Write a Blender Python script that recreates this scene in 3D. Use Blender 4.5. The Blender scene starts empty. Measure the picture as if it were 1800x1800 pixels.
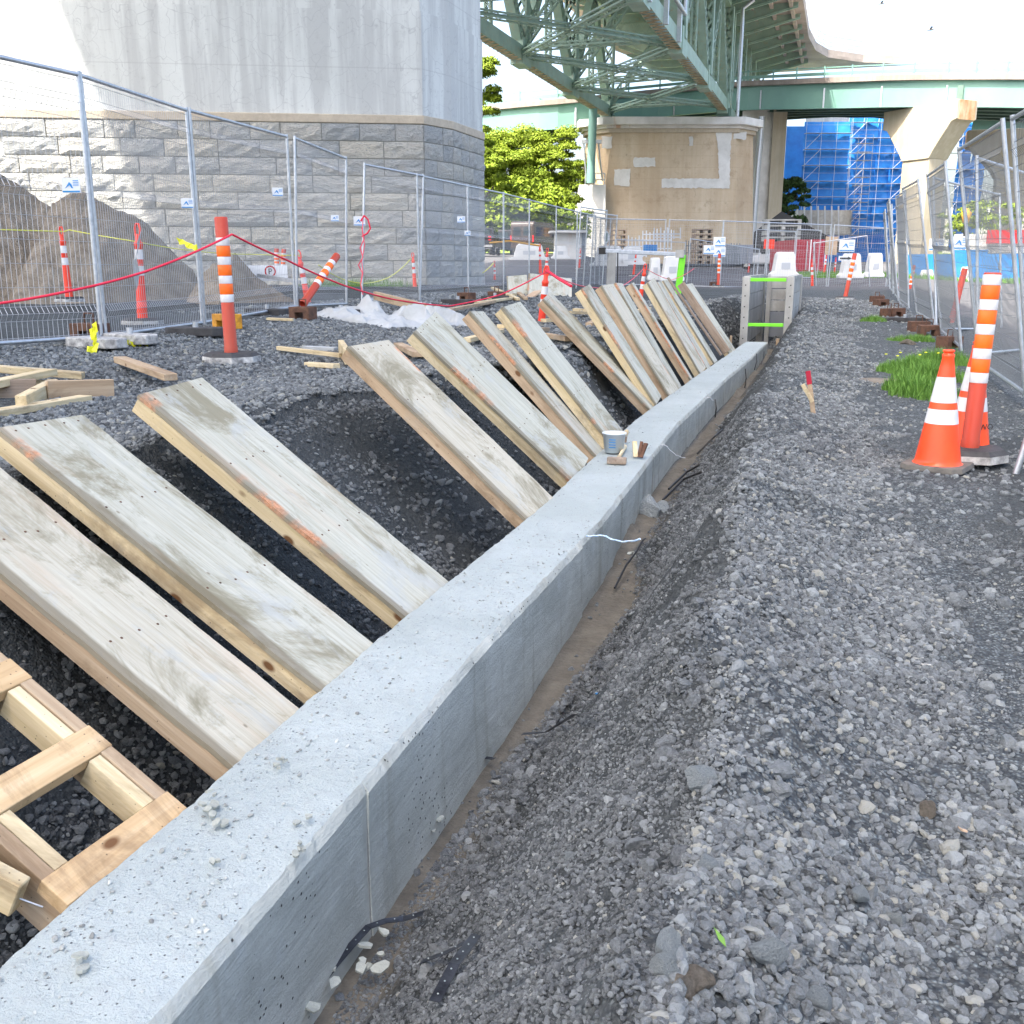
import bpy, math, random
import numpy as np
from mathutils import Vector, Matrix, Euler
random.seed(7); rng=np.random.default_rng(7)
# ---------------------------------------------------------------- camera, sky, sun, exposure
SC=bpy.context.scene
F_=1750.; PITCH=math.atan(433/F_); YAW=math.atan(582/math.hypot(F_,433))
cam=bpy.data.cameras.new('camera'); co=bpy.data.objects.new('camera',cam); SC.collection.objects.link(co)
cam.sensor_width=36; cam.lens=F_/1800*36; cam.clip_start=.05; cam.clip_end=3000
co.rotation_euler=(math.pi/2-PITCH,0,YAW); SC.camera=co
SUN=Vector((-.85,-1.5,2.75)).normalized()
w=bpy.data.worlds.new('World'); SC.world=w; w.use_nodes=True
nt=w.node_tree; nt.nodes.clear()
sky=nt.nodes.new('ShaderNodeTexSky'); sky.sky_type='NISHITA'; sky.sun_disc=False
sky.sun_elevation=math.asin(SUN.z); sky.sun_rotation=math.atan2(SUN.x,SUN.y)
sky.air_density=1.0; sky.dust_density=6.0; sky.ozone_density=1.0
bg=nt.nodes.new('ShaderNodeBackground'); bg.inputs[1].default_value=.14
wo=nt.nodes.new('ShaderNodeOutputWorld'); nt.links.new(sky.outputs[0],bg.inputs[0]); nt.links.new(bg.outputs[0],wo.inputs[0])
sl=bpy.data.lights.new('sun','SUN'); sl.energy=2.6; sl.angle=math.radians(.5); sl.color=(1,.94,.85)
so=bpy.data.objects.new('sun',sl); SC.collection.objects.link(so); so.rotation_euler=SUN.to_track_quat('Z','Y').to_euler()
vs=SC.view_settings; vs.view_transform='Standard'; vs.look='None'; vs.gamma=1; vs.exposure=2.25
try: vs.use_curve_mapping=False
except Exception: pass
# ---------------------------------------------------------------- photo geometry helpers (metres, camera eye at the origin, wall runs along +Y)
Hd=np.array([-math.sin(YAW),math.cos(YAW),0]); Rt=np.array([math.cos(YAW),math.sin(YAW),0]); UP=np.array([0,0,1.])
FW=Hd*math.cos(PITCH)-UP*math.sin(PITCH); UU=Hd*math.sin(PITCH)+UP*math.cos(PITCH)
def ray(x,y): return (FW*F_+Rt*(x-900)-UU*(y-900))/F_
def onz(x,y,z): d=ray(x,y); return Vector(d*(z/d[2]))
def onX(x,y,X): d=ray(x,y); return Vector(d*(X/d[0]))
def onY(x,y,Y): d=ray(x,y); return Vector(d*(Y/d[1]))
def at(x,y,D): d=ray(x,y); return Vector(d*(D/(d@Hd)))
def proj(P): P=np.array(P,float); k=P@FW; return 900+F_*(P@Rt)/k, 900-F_*(P@UU)/k
def loc(s,t,z=0): return Vector(Rt*s+Hd*t+UP*z)      # lateral, forward, height
H_=Vector(Hd); R_=Vector(Rt); Z_=Vector((0,0,1))
# ---------------------------------------------------------------- noise
def _h(ix,iy,s):
    n=(ix*374761393+iy*668265263+s*974634777)&0xffffffff
    n=((n^(n>>13))*1274126177)&0xffffffff
    return ((n^(n>>16))&0xffff)/65535.
def vnoise(x,y,s=0):
    x=np.asarray(x,float); y=np.asarray(y,float)
    ix=np.floor(x).astype(np.int64); iy=np.floor(y).astype(np.int64); fx=x-ix; fy=y-iy
    fx=fx*fx*(3-2*fx); fy=fy*fy*(3-2*fy)
    a=_h(ix,iy,s); b=_h(ix+1,iy,s); c=_h(ix,iy+1,s); d=_h(ix+1,iy+1,s)
    return (a*(1-fx)+b*fx)*(1-fy)+(c*(1-fx)+d*fx)*fy
def fbm(x,y,s=0,o=4):
    v=0;a=.5;t=0
    for i in range(o): v=v+a*vnoise(x*2**i,y*2**i,s+i); t+=a; a*=.5
    return v/t-.5
def sstep(a,b,x):
    t=np.clip((x-a)/(b-a),0,1); return t*t*(3-2*t)
# ---------------------------------------------------------------- mesh builder
def text(name,body,size,ext,m,par):
    cu=bpy.data.curves.new(name,'FONT'); cu.body=body; cu.size=size; cu.extrude=ext; o=bpy.data.objects.new(name,cu); SC.collection.objects.link(o); bpy.context.view_layer.update()
    me=bpy.data.meshes.new_from_object(o.evaluated_get(bpy.context.evaluated_depsgraph_get())); bpy.data.objects.remove(o); me.materials.clear(); me.materials.append(m); return link(name,me,par)
class MB:
    def __init__(s): s.v=[]; s.f=[]; s.sm=[]
    def add(s,vs,fs,smooth=False):
        o=len(s.v); s.v+= [tuple(v) for v in vs]; s.f+=[tuple(i+o for i in f) for f in fs]; s.sm+=[smooth]*len(fs)
    def box(s,c,size,M=None,taper=1.):
        c=Vector(c); x,y,z=[q/2 for q in size]; P=[]
        for sz in (-1,1):
            k=taper if sz>0 else 1
            for sx,sy in ((-1,-1),(1,-1),(1,1),(-1,1)):
                p=Vector((sx*x*k,sy*y*k,sz*z)); P.append(c+(M@p if M else p))
        s.add(P,[(3,2,1,0),(4,5,6,7),(0,1,5,4),(1,2,6,5),(2,3,7,6),(3,0,4,7)])
    def beam(s,a,b,w,h,up=(0,0,1)):
        a=Vector(a); b=Vector(b); d=(b-a); L=d.length
        if L<1e-6: return
        d/=L; up=Vector(up); x=d.cross(up)
        if x.length<1e-4: x=d.cross(Vector((1,0,0)))
        x.normalize(); z=x.cross(d); M=Matrix((x,d,z)).transposed()
        s.box((a+b)/2,(w,L,h),M)
    def tube(s,pts,r,n=8,cap=True,smooth=True):
        pts=[Vector(p) for p in pts]; m=len(pts); rr=r if isinstance(r,(list,tuple)) else [r]*m
        ref=None; V=[]
        for i,p in enumerate(pts):
            d=(pts[min(i+1,m-1)]-pts[max(i-1,0)])
            if d.length<1e-9: d=Vector((0,0,1))
            d.normalize()
            if ref is None:
                ref=d.orthogonal().normalized()
            ref=(ref-d*ref.dot(d)); ref= ref.normalized() if ref.length>1e-6 else d.orthogonal().normalized()
            q=d.cross(ref)
            for k in range(n):
                a=2*math.pi*k/n; V.append(p+(ref*math.cos(a)+q*math.sin(a))*rr[i])
        Fc=[(i*n+k,i*n+(k+1)%n,(i+1)*n+(k+1)%n,(i+1)*n+k) for i in range(m-1) for k in range(n)]
        s.add(V,Fc,smooth)
        if cap and n>2: s.add([V[k] for k in range(n)],[tuple(range(n))[::-1]]); s.add(V[-n:],[tuple(range(n))])
    def prism(s,poly,z0,z1,top=None):
        n=len(poly); top=top or poly
        V=[(p[0],p[1],z0) for p in poly]+[(p[0],p[1],z1) for p in top]
        s.add(V,[tuple(range(n))[::-1],tuple(range(n,2*n))]+[(i,(i+1)%n,n+(i+1)%n,n+i) for i in range(n)])
    def extr(s,prof,a,b,x,z):
        # profile (u,v) in plane x,z swept from a to b
        a=Vector(a);b=Vector(b);x=Vector(x);z=Vector(z);n=len(prof)
        V=[a+x*u+z*v for u,v in prof]+[b+x*u+z*v for u,v in prof]
        s.add(V,[tuple(range(n)),tuple(range(n,2*n))[::-1]]+[(i,n+i,n+(i+1)%n,(i+1)%n) for i in range(n)])
    def lathe(s,prof,n=24,c=(0,0,0),smooth=True):
        c=Vector(c); V=[]
        for r,z in prof:
            for k in range(n): a=2*math.pi*k/n; V.append(c+Vector((r*math.cos(a),r*math.sin(a),z)))
        m=len(prof)
        s.add(V,[(i*n+k,i*n+(k+1)%n,(i+1)*n+(k+1)%n,(i+1)*n+k) for i in range(m-1) for k in range(n)],smooth)
    def grid(s,P,smooth=True):
        nu=len(P); nv=len(P[0]); V=[p for r in P for p in r]
        s.add(V,[(i*nv+j,(i+1)*nv+j,(i+1)*nv+j+1,i*nv+j+1) for i in range(nu-1) for j in range(nv-1)],smooth)
    def mesh(s,name,mat):
        me=bpy.data.meshes.new(name); me.from_pydata(s.v,[],s.f)
        if any(s.sm): me.polygons.foreach_set('use_smooth',s.sm)
        if mat: me.materials.append(mat)
        me.update(); return me
    def build(s,name,mat,parent=None,world=False,bevel=0):
        if world and parent is not None:
            o=Vector((0,0,0)); p=parent
            while p is not None: o+=p.location; p=p.parent
            s.v=[tuple(Vector(v)-o) for v in s.v]
        ob=link(name,s.mesh(name,mat),parent)
        if bevel:
            m=ob.modifiers.new('bevel','BEVEL'); m.width=bevel; m.segments=2; m.limit_method='ANGLE'
        return ob
def link(name,data,parent=None):
    o=bpy.data.objects.new(name,data); SC.collection.objects.link(o)
    if parent is not None: o.parent=parent
    return o
def tag(o,label=None,cat=None,group=None,kind=None):
    if label: o['label']=label
    if cat: o['category']=cat
    if group: o['group']=group
    if kind: o['kind']=kind
    return o
def thing(name,label,cat,p=(0,0,0),rz=0,group=None):
    o=link(name,None); o.location=p; o.rotation_euler=(0,0,rz); o.empty_display_size=.1
    return tag(o,label,cat,group)
def dup(root,label=None,p=None,rot=None,scale=None):
    def cp(o,par):
        c=o.copy(); SC.collection.objects.link(c)
        if par is not None: c.parent=par
        for ch in o.children: cp(ch,c)
        return c
    r=cp(root,None)
    if label: r['label']=label
    if p is not None: r.location=p
    if rot is not None: r.rotation_euler=rot
    if scale is not None: r.scale=scale
    return r
def frame(o,p,x,y):      # orient an object: origin p, local x, local y
    x=Vector(x).normalized(); y=Vector(y); y=(y-x*y.dot(x)).normalized(); z=x.cross(y)
    M=Matrix((x,y,z)).transposed().to_4x4(); M.translation=Vector(p); o.matrix_world=M
    o.rotation_euler=M.to_euler(); o.location=Vector(p)
# ---------------------------------------------------------------- materials
def mat(name,col,rough=.7,metal=0.,fn=None,spec=.5):
    m=bpy.data.materials.new(name); m.use_nodes=True; n=m.node_tree; b=n.nodes['Principled BSDF']
    b.inputs['Base Color'].default_value=(*col,1); b.inputs['Roughness'].default_value=rough; b.inputs['Metallic'].default_value=metal
    b.inputs['Specular IOR Level'].default_value=spec
    if fn: fn(N(n,b))
    return m
class N:
    def __init__(s,n,b): s.n=n; s.b=b
    def new(s,t,**k):
        o=s.n.nodes.new(t)
        for a,v in k.items(): setattr(o,a,v)
        return o
    def L(s,a,b): s.n.links.new(a,b)
    def coord(s,scale=(1,1,1),rand=True):
        tc=s.new('ShaderNodeTexCoord'); mp=s.new('ShaderNodeMapping'); mp.inputs['Scale'].default_value=scale
        s.L(tc.outputs['Object'],mp.inputs['Vector'])
        if rand:
            oi=s.new('ShaderNodeObjectInfo'); mu=s.new('ShaderNodeMath',operation='MULTIPLY'); mu.inputs[1].default_value=57.
            s.L(oi.outputs['Random'],mu.inputs[0]); s.L(mu.outputs[0],mp.inputs['Location'])
        return mp.outputs['Vector']
    def noise(s,vec,scale,detail=5,rough=.6,dist=0):
        t=s.new('ShaderNodeTexNoise'); t.inputs['Scale'].default_value=scale; t.inputs['Detail'].default_value=detail
        t.inputs['Roughness'].default_value=rough; t.inputs['Distortion'].default_value=dist; s.L(vec,t.inputs['Vector']); return t.outputs['Fac']
    def vor(s,vec,scale,feature='F1',out='Distance'):
        t=s.new('ShaderNodeTexVoronoi',feature=feature); t.inputs['Scale'].default_value=scale; s.L(vec,t.inputs['Vector']); return t.outputs[out]
    def ramp(s,fac,stops):
        r=s.new('ShaderNodeValToRGB'); e=r.color_ramp.elements
        while len(e)<len(stops): e.new(.5)
        for el,(p,c) in zip(e,stops):
            el.position=p; c=(c,c,c) if isinstance(c,(int,float)) else c; el.color=(*c,1)
        s.L(fac,r.inputs[0]); return r.outputs[0]
    def mix(s,f,a,b,mode='MIX'):
        m=s.new('ShaderNodeMix',data_type='RGBA',blend_type=mode)
        for v,i in ((f,0),(a,6),(b,7)):
            if isinstance(v,(int,float)): m.inputs[i].default_value=v if i==0 else (v,v,v,1)
            elif isinstance(v,tuple): m.inputs[i].default_value=(*v,1)
            else: s.L(v,m.inputs[i])
        return m.outputs[2]
    def math(s,op,a,b=0.):
        m=s.new('ShaderNodeMath',operation=op)
        for i,v in enumerate((a,b)):
            if isinstance(v,(int,float)): m.inputs[i].default_value=v
            else: s.L(v,m.inputs[i])
        return m.outputs[0]
    def bump(s,h,dist=.01,strength=1.):
        b=s.new('ShaderNodeBump'); b.inputs['Distance'].default_value=dist; b.inputs['Strength'].default_value=strength
        s.L(h,b.inputs['Height']); s.L(b.outputs[0],s.b.inputs['Normal'])
    def col(s,c): s.L(c,s.b.inputs['Base Color'])
    def xyz(s,vec):
        t=s.new('ShaderNodeSeparateXYZ'); s.L(vec,t.inputs[0]); return t.outputs
    def attr(s,name,typ='GEOMETRY'):
        a=s.new('ShaderNodeAttribute',attribute_type=typ,attribute_name=name); return a
M={}
def f_ground(n):
    v=n.coord(rand=False); big=n.noise(v,.9,4); mid=n.noise(v,7,5,.7); fine=n.noise(v,60,4,.8)
    vo=n.vor(v,38); vo2=n.vor(v,95); vc=n.vor(v,38,out='Color'); vc2=n.vor(v,95,out='Color')
    s=n.xyz(vc); tone=n.ramp(s[0],[(0,(.055,.064,.068)),(.5,(.145,.167,.175)),(1,(.32,.36,.365))])
    s2=n.xyz(vc2); tone2=n.ramp(s2[0],[(0,(.064,.074,.078)),(.6,(.144,.165,.17)),(1,(.345,.39,.395))])
    g=n.mix(.5,tone,tone2); g=n.mix(n.ramp(vo2,[(.2,0.),(.6,.75)]),g,(.03,.032,.036))
    a=n.attr('mask'); m=n.xyz(a.outputs['Vector'])
    soil=n.mix(n.ramp(fine,[(.35,0.),(.7,1.)]),(.03,.034,.036),(.088,.098,.1))
    soil=n.mix(n.ramp(mid,[(.62,0.),(.75,.6)]),soil,(.16,.15,.14))
    g=n.mix(m[1],g,soil)
    mud=n.mix(n.ramp(mid,[(.3,0.),(.7,1.)]),(.095,.085,.067),(.17,.155,.125)); mud=n.mix(n.ramp(fine,[(.45,0.),(.75,.5)]),mud,(.07,.066,.06))
    g=n.mix(m[0],g,mud)
    asp=n.mix(n.ramp(fine,[(.3,0.),(.7,1.)]),(.085,.085,.09),(.15,.15,.155)); asp=n.mix(n.ramp(mid,[(.4,0.),(.7,.4)]),asp,(.11,.1,.09))
    g=n.mix(m[2],g,asp)
    g=n.mix(n.ramp(big,[(.35,.0),(.65,.35)]),g,(.21,.2,.19),'MULTIPLY') if False else g
    n.col(g)
    h=n.math('ADD',n.math('MULTIPLY',n.ramp(vo,[(0,1.),(.7,0.)]),1.),n.math('MULTIPLY',fine,.6))
    h=n.math('ADD',h,n.math('MULTIPLY',n.ramp(vo2,[(0,1.),(.6,0.)]),.5))
    k=n.math('SUBTRACT',1.,n.math('MULTIPLY',n.math('MAXIMUM',m[0],m[2]),.8))
    n.bump(n.math('MULTIPLY',h,k),.012)
M['ground']=mat('crushed_stone_ground',(.15,.15,.17),.95,fn=f_ground,spec=.2)
def f_stone(n):
    v=n.coord(rand=False); a=n.attr('tone','INSTANCER'); t=n.xyz(a.outputs['Vector'])
    c=n.ramp(t[0],[(0,(.085,.095,.098)),(.3,(.155,.172,.175)),(.7,(.255,.28,.283)),(.95,(.41,.445,.445)),(1,(.42,.42,.36))])
    tc=n.new('ShaderNodeTexCoord'); f=n.noise(tc.outputs['Object'],2.2,6,.7)
    c=n.mix(n.ramp(f,[(.4,0.),(.7,.5)]),c,(.4,.42,.45)); c=n.mix(n.ramp(f,[(.25,.55),(.42,0.)]),c,(.08,.08,.09)); n.col(c)
    n.bump(n.noise(tc.outputs['Object'],6,5,.7),.25,.6)
M['joint']=mat('dark_joint',(.24,.25,.24),.95)
M['stone']=mat('crushed_stone',(.25,.26,.3),.9,fn=f_stone,spec=.25)
def f_rock(n):
    v=n.coord(); f=n.noise(v,9,6,.7); g=n.noise(v,60,4,.7)
    n.col(n.mix(n.ramp(g,[(.35,0.),(.7,.6)]),n.ramp(f,[(.3,(.2,.23,.24)),(.7,(.38,.425,.44))]),(.52,.57,.58))); n.bump(f,.03)
M['rock']=mat('grey_rock',(.25,.26,.3),.9,fn=f_rock,spec=.25)
def f_top(n):
    v=n.coord(rand=False); b=n.noise(v,2.2,4); m=n.noise(v,22,5,.7); f=n.noise(v,140,3,.7); p=n.vor(v,75)
    c=n.mix(n.ramp(b,[(.3,0.),(.7,1.)]),(.35,.4,.395),(.42,.475,.475)); c=n.mix(n.ramp(m,[(.5,0.),(.72,.6)]),c,(.34,.37,.37))
    c=n.mix(n.ramp(f,[(.26,.8),(.4,0.)]),c,(.22,.24,.24)); pc=n.vor(v,75,out='Color')
    pit=n.math('MULTIPLY',n.ramp(p,[(.12,1.),(.22,0.)]),n.ramp(n.xyz(pc)[0],[(.72,0.),(.78,1.)]))
    c=n.mix(pit,c,(.2,.2,.2)); n.col(c); n.bump(n.math('SUBTRACT',n.math('ADD',n.math('MULTIPLY',m,1.4),n.math('MULTIPLY',f,.5)),pit),.008)
M['wall_top']=mat('white_troweled_concrete',(.6,.6,.62),.9,fn=f_top,spec=.2)
def f_side(n):
    v=n.coord(rand=False); vs=n.coord((1,.9,.25),rand=False)
    b=n.noise(n.coord((1,1,1.6),rand=False),2.1,7,.7,.8); g=n.noise(n.coord((1,2.2,14),rand=False),2.2,6,.75,.6); m=n.noise(v,26,5,.7); f=n.noise(v,130,3)
    c=n.ramp(b,[(.3,(.39,.41,.365)),(.5,(.5,.525,.47)),(.72,(.63,.655,.595))]); c=n.mix(n.ramp(g,[(.35,.22),(.55,0.)]),c,(.25,.255,.24))
    st=n.noise(n.coord((1,5,.35),rand=False),1.6,3); c=n.mix(n.ramp(st,[(.56,0.),(.68,.5)]),c,(.27,.26,.2)); sm=n.noise(n.coord((1,2.2,1.4),rand=False),3.,5,.7); c=n.mix(n.ramp(sm,[(.56,0.),(.66,.4)]),c,(.55,.59,.57))
    p=n.vor(v,48); pc=n.vor(v,48,out='Color'); pit=n.math('MULTIPLY',n.ramp(p,[(.1,1.),(.2,0.)]),n.ramp(n.xyz(pc)[0],[(.7,0.),(.74,1.)]))
    c=n.mix(pit,c,(.07,.07,.07)); c=n.mix(n.ramp(m,[(.3,.2),(.5,0.)]),c,(.28,.285,.27)); n.col(c)
    n.bump(n.math('SUBTRACT',n.math('ADD',n.math('MULTIPLY',g,.8),n.math('MULTIPLY',f,.3)),n.math('MULTIPLY',pit,1.5)),.006)
M['wall_side']=mat('fresh_grey_concrete',(.3,.3,.3),.75,fn=f_side,spec=.3)
def wood(name,c0,c1,c2,knot=True,axis=1,dirt=.3):
    def fn(n):
        sc=[26,26,26]; sc[axis]=1.1
        v=n.coord(tuple(sc)); g=n.noise(v,1.,6,.65,.4); sc2=[8,8,8]; sc2[axis]=.35; g2=n.noise(n.coord(tuple(sc2)),1.,3,.5,1.2)
        c=n.ramp(g,[(.3,c0),(.55,c1),(.75,c2)]); c=n.mix(n.ramp(g2,[(.5,0.),(.56,.35),(.6,0.)]),c,c0)
        u=n.coord(); d=n.noise(n.coord((2.,.7,2.)),2.4,6,.72,.5); c=n.mix(n.ramp(d,[(.5,0.),(.63,dirt*1.7)]),c,(.17,.11,.06)); d2=n.noise(u,5.,5,.7); c=n.mix(n.ramp(d2,[(.55,0.),(.68,dirt)]),c,(.3,.29,.26))
        if knot:
            sk=[9,9,9]; sk[axis]=5; p=n.vor(n.coord(tuple(sk)),1.); pc=n.xyz(n.vor(n.coord(tuple(sk)),1.,out='Color'))
            k=n.math('MULTIPLY',n.ramp(p,[(.1,1.),(.17,0.)]),n.ramp(pc[0],[(.6,0.),(.64,1.)])); c=n.mix(k,c,(.16,.08,.035))
        sp=n.vor(u,70); sq=n.xyz(n.vor(u,70,out='Color')); c=n.mix(n.math('MULTIPLY',n.ramp(sp,[(.1,.8),(.2,0.)]),n.ramp(sq[1],[(.8,0.),(.85,1.)])),c,(.08,.06,.04))
        n.col(c); n.bump(g,.0035)
    return mat(name,c1,.75,fn=fn,spec=.25)
M['pine']=wood('yellow_pine_lumber',(.5,.39,.21),(.66,.55,.35),(.76,.67,.47))
M['pine_x']=wood('yellow_pine_lumber_cross',(.46,.31,.16),(.62,.45,.26),(.72,.56,.36),axis=0)
M['tan']=wood('tan_lumber',(.34,.24,.15),(.47,.36,.24),(.57,.46,.33))
M['old']=wood('weathered_plank',(.2,.15,.11),(.32,.25,.19),(.42,.35,.28))
def f_ply(n,pal,seed,or_lo):
    u=n.coord(); x=n.xyz(n.coord(rand=False)); g=n.noise(n.coord((70,2.2,70)),1.,6,.75,.5); f2=n.noise(n.coord((12,.5,12)),1.,4,.6,1.5)
    c=n.ramp(g,[(.28,pal[0]),(.5,pal[1]),(.72,pal[2])])
    c=n.mix(n.ramp(f2,[(.5,0.),(.55,.35),(.6,0.)]),c,(.34,.31,.22))
    st=n.noise(n.coord((3.2,1.6,3)),1.,6,.75,.6); c=n.mix(n.ramp(st,[(.5,0.),(.62,.8)]),c,(.21,.19,.12)); gr=n.noise(n.coord((2.2,1.2,3)),1.7,6,.75,.4); c=n.mix(n.ramp(gr,[(.54,0.),(.64,.7)]),c,(.42,.44,.42)); ex=n.ramp(n.math('ADD',x[0],n.math('MULTIPLY',n.noise(n.coord((6,2,2)),1.,4),-.05)),[(-.0,.7),(.012,0.)]); c=n.mix(ex,c,(.16,.13,.08))
    st2=n.noise(n.coord((5,.8,3)),1.4,4,.6); c=n.mix(n.ramp(st2,[(.56,0.),(.72,.5)]),c,(.55,.42,.3))
    # worn orange edge of the form ply
    ed=n.math('ADD',x[0],n.math('MULTIPLY',n.noise(n.coord((2,2.3,2)),1.,5,.7),-.10)); e=n.ramp(n.math('MULTIPLY',ed,-1.),[(.0,0.),(.012,1.)]) if or_lo else n.ramp(n.math('SUBTRACT',n.math('ADD',x[0],n.math('MULTIPLY',n.noise(n.coord((2,2.3,2)),1.,5,.7),.13)),.455),[(.0,0.),(.012,1.)])
    e=n.math('MULTIPLY',e,n.ramp(n.noise(n.coord((.2,1.3,1)),1.6,3,.6),[(.55,0.),(.6,.85)]))
    e=n.math('MULTIPLY',e,n.ramp(n.noise(u,16,4,.7),[(.35,0.),(.5,1.)]))
    c=n.mix(e,c,n.ramp(n.noise(u,45,5,.8),[(.35,(.3,.12,.05)),(.55,(.62,.3,.16)),(.75,(.72,.42,.27))]))
    sp=n.vor(n.coord((1,.6,1)),22); sq=n.xyz(n.vor(n.coord((1,.6,1)),22,out='Color')); c=n.mix(n.math('MULTIPLY',n.ramp(sp,[(.06,.8),(.14,0.)]),n.ramp(sq[1],[(.86,0.),(.89,1.)])),c,(.2,.17,.12))
    n.col(c); n.bump(n.math('ADD',g,n.math('MULTIPLY',st,.4)),.002)
PALS=[((.34,.34,.27),(.47,.47,.395),(.56,.56,.48)),((.38,.345,.26),(.49,.465,.375),(.57,.56,.47)),((.31,.315,.25),(.45,.455,.38),(.55,.56,.48))]
PLY=[mat('pale_form_plywood_%s'%'abc'[i],(.6,.6,.55),.7,fn=(lambda n,i=i:f_ply(n,PALS[i],i,i!=1)),spec=.3) for i in range(3)]
M['plyedge']=mat('plywood_edge',(.2,.13,.08),.8)
def f_lime(n):
    v=n.coord(); b=n.noise(v,1.3,5,.65,.4); f=n.noise(v,16,6,.75); s=n.noise(n.coord((3,3,.35)),1.4,4)
    c=n.ramp(b,[(.3,(.62,.64,.63)),(.5,(.74,.75,.72)),(.7,(.82,.8,.74))]); c=n.mix(n.ramp(f,[(.38,.8),(.47,0.)]),c,(.4,.42,.43))
    c=n.mix(n.ramp(s,[(.5,0.),(.7,.5)]),c,(.72,.71,.68)); oi=n.new('ShaderNodeObjectInfo'); c=n.mix(1.,c,n.ramp(oi.outputs['Random'],[(0,(.78,.8,.82)),(.5,(.95,.94,.92)),(1,(1.,.97,.9))]),'MULTIPLY'); n.col(c); n.bump(n.math('ADD',n.math('MULTIPLY',b,1.5),f),.16)
M['lime']=mat('rock_faced_limestone',(.4,.4,.4),.9,fn=f_lime,spec=.2)
M['mortar']=mat('dark_mortar',(.5,.5,.47),.95)
def f_pierc(n):
    v=n.coord(rand=False); b=n.noise(v,.35,4); f=n.noise(v,9,5,.7); s=n.noise(n.coord((1.6,1.6,.12),rand=False),1.,5,.6)
    c=n.mix(n.ramp(b,[(.3,0.),(.7,1.)]),(.58,.6,.575),(.69,.71,.68)); c=n.mix(n.ramp(s,[(.42,.65),(.54,0.)]),c,(.45,.46,.45)); s2=n.noise(n.coord((5,5,.2),rand=False),1.,5,.7); c=n.mix(n.ramp(s2,[(.55,0.),(.66,.45)]),c,(.47,.48,.47)); c=n.mix(n.ramp(n.noise(v,1.6,6,.75),[(.3,.5),(.42,0.)]),c,(.42,.43,.42))
    dv=n.new('ShaderNodeVectorMath',operation='ADD'); nn=n.new('ShaderNodeTexNoise'); nn.inputs['Scale'].default_value=1.2; n.L(v,nn.inputs['Vector']); n.L(v,dv.inputs[0]); n.L(nn.outputs['Color'],dv.inputs[1])
    cr=n.vor(dv.outputs[0],1.3,'DISTANCE_TO_EDGE'); c=n.mix(n.ramp(cr,[(.004,.45),(.014,0.)]),c,(.38,.39,.39))
    z=n.xyz(v); fr=n.math('FRACT',n.math('MULTIPLY',z[2],.42)); c=n.mix(n.ramp(fr,[(.0,.35),(.02,0.)]),c,(.3,.3,.3))
    c=n.mix(n.ramp(f,[(.3,.35),(.42,0.)]),c,(.3,.3,.3)); n.col(c); n.bump(f,.01)
M['pierc']=mat('pale_streaked_pier_concrete',(.55,.55,.55),.85,fn=f_pierc,spec=.2)
def f_plain(c0,c1,scale=3.,bump=.01,streak=0.,sc=(.3,.3,.3)):
    def fn(n):
        v=n.coord(); b=n.noise(v,scale,6,.65,.3); c=n.ramp(b,[(.3,c0),(.7,c1)])
        if streak: c=n.mix(n.ramp(n.noise(n.coord((2,2,.15)),1.2,5,.6),[(.45,streak),(.6,0.)]),c,sc)
        n.col(c)
        if bump: n.bump(n.noise(v,scale*6,5,.7),bump)
    return fn
M['beige']=mat('beige_ledge_stone',(.5,.42,.3),.85,fn=f_plain((.42,.36,.28),(.56,.49,.38),4))
def f_brown(n):
    v=n.coord(rand=False); b=n.noise(v,.18,5,.6,.5); s=n.noise(n.coord((.7,.7,.05),rand=False),1.,6,.65); f=n.noise(v,2.5,6,.75)
    c=n.ramp(b,[(.3,(.46,.36,.25)),(.55,(.57,.47,.34)),(.75,(.64,.56,.43))]); c=n.mix(n.ramp(s,[(.42,.35),(.56,0.)]),c,(.4,.29,.18)); c=n.mix(n.ramp(s,[(.58,0.),(.74,.3)]),c,(.7,.62,.5))
    c=n.mix(n.ramp(f,[(.28,.5),(.4,0.)]),c,(.16,.13,.1)); fr=n.math('FRACT',n.math('MULTIPLY',n.xyz(v)[2],.9)); c=n.mix(n.ramp(fr,[(.0,.35),(.08,0.)]),c,(.36,.29,.2)); c=n.mix(n.ramp(n.noise(v,.7,6,.75),[(.55,0.),(.68,.5)]),c,(.33,.24,.15)); n.col(c); n.bump(f,.05)
M['brown']=mat('brown_stained_pier_concrete',(.4,.33,.24),.9,fn=f_brown,spec=.2)
M['patch']=mat('pale_repair_mortar',(.5,.49,.46),.9,fn=f_plain((.52,.51,.47),(.72,.71,.67),.8,.03))
def f_cap(n):
    v=n.coord(rand=False); x=n.xyz(v); s=n.noise(n.coord((.5,.5,.08),rand=False),1.3,5); c=n.mix(n.ramp(n.noise(v,.8,5),[(.3,0.),(.7,1.)]),(.55,.54,.5),(.72,.71,.68))
    c=n.mix(n.ramp(s,[(.62,0.),(.7,.7)]),c,(.45,.22,.09)); n.col(c)
M['cap']=mat('white_pier_cap_concrete',(.65,.64,.6),.85,fn=f_cap)
M['cream']=mat('cream_pier_concrete',(.62,.57,.45),.8,fn=f_plain((.4,.36,.27),(.5,.455,.35),.4,.01,.25,(.3,.24,.15)))
M['rustst']=mat('rust_stain_concrete',(.45,.27,.12),.85,fn=f_plain((.4,.2,.07),(.62,.5,.35),.9,.0,.5,(.3,.14,.05)))
def f_green(n):
    v=n.coord(); b=n.noise(v,.7,5,.6); c=n.ramp(b,[(.3,(.22,.33,.265)),(.7,(.33,.46,.375))]); c=n.mix(n.ramp(n.noise(v,2.5,5,.75),[(.54,0.),(.68,.6)]),c,(.36,.28,.16)); n.col(c)
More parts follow.
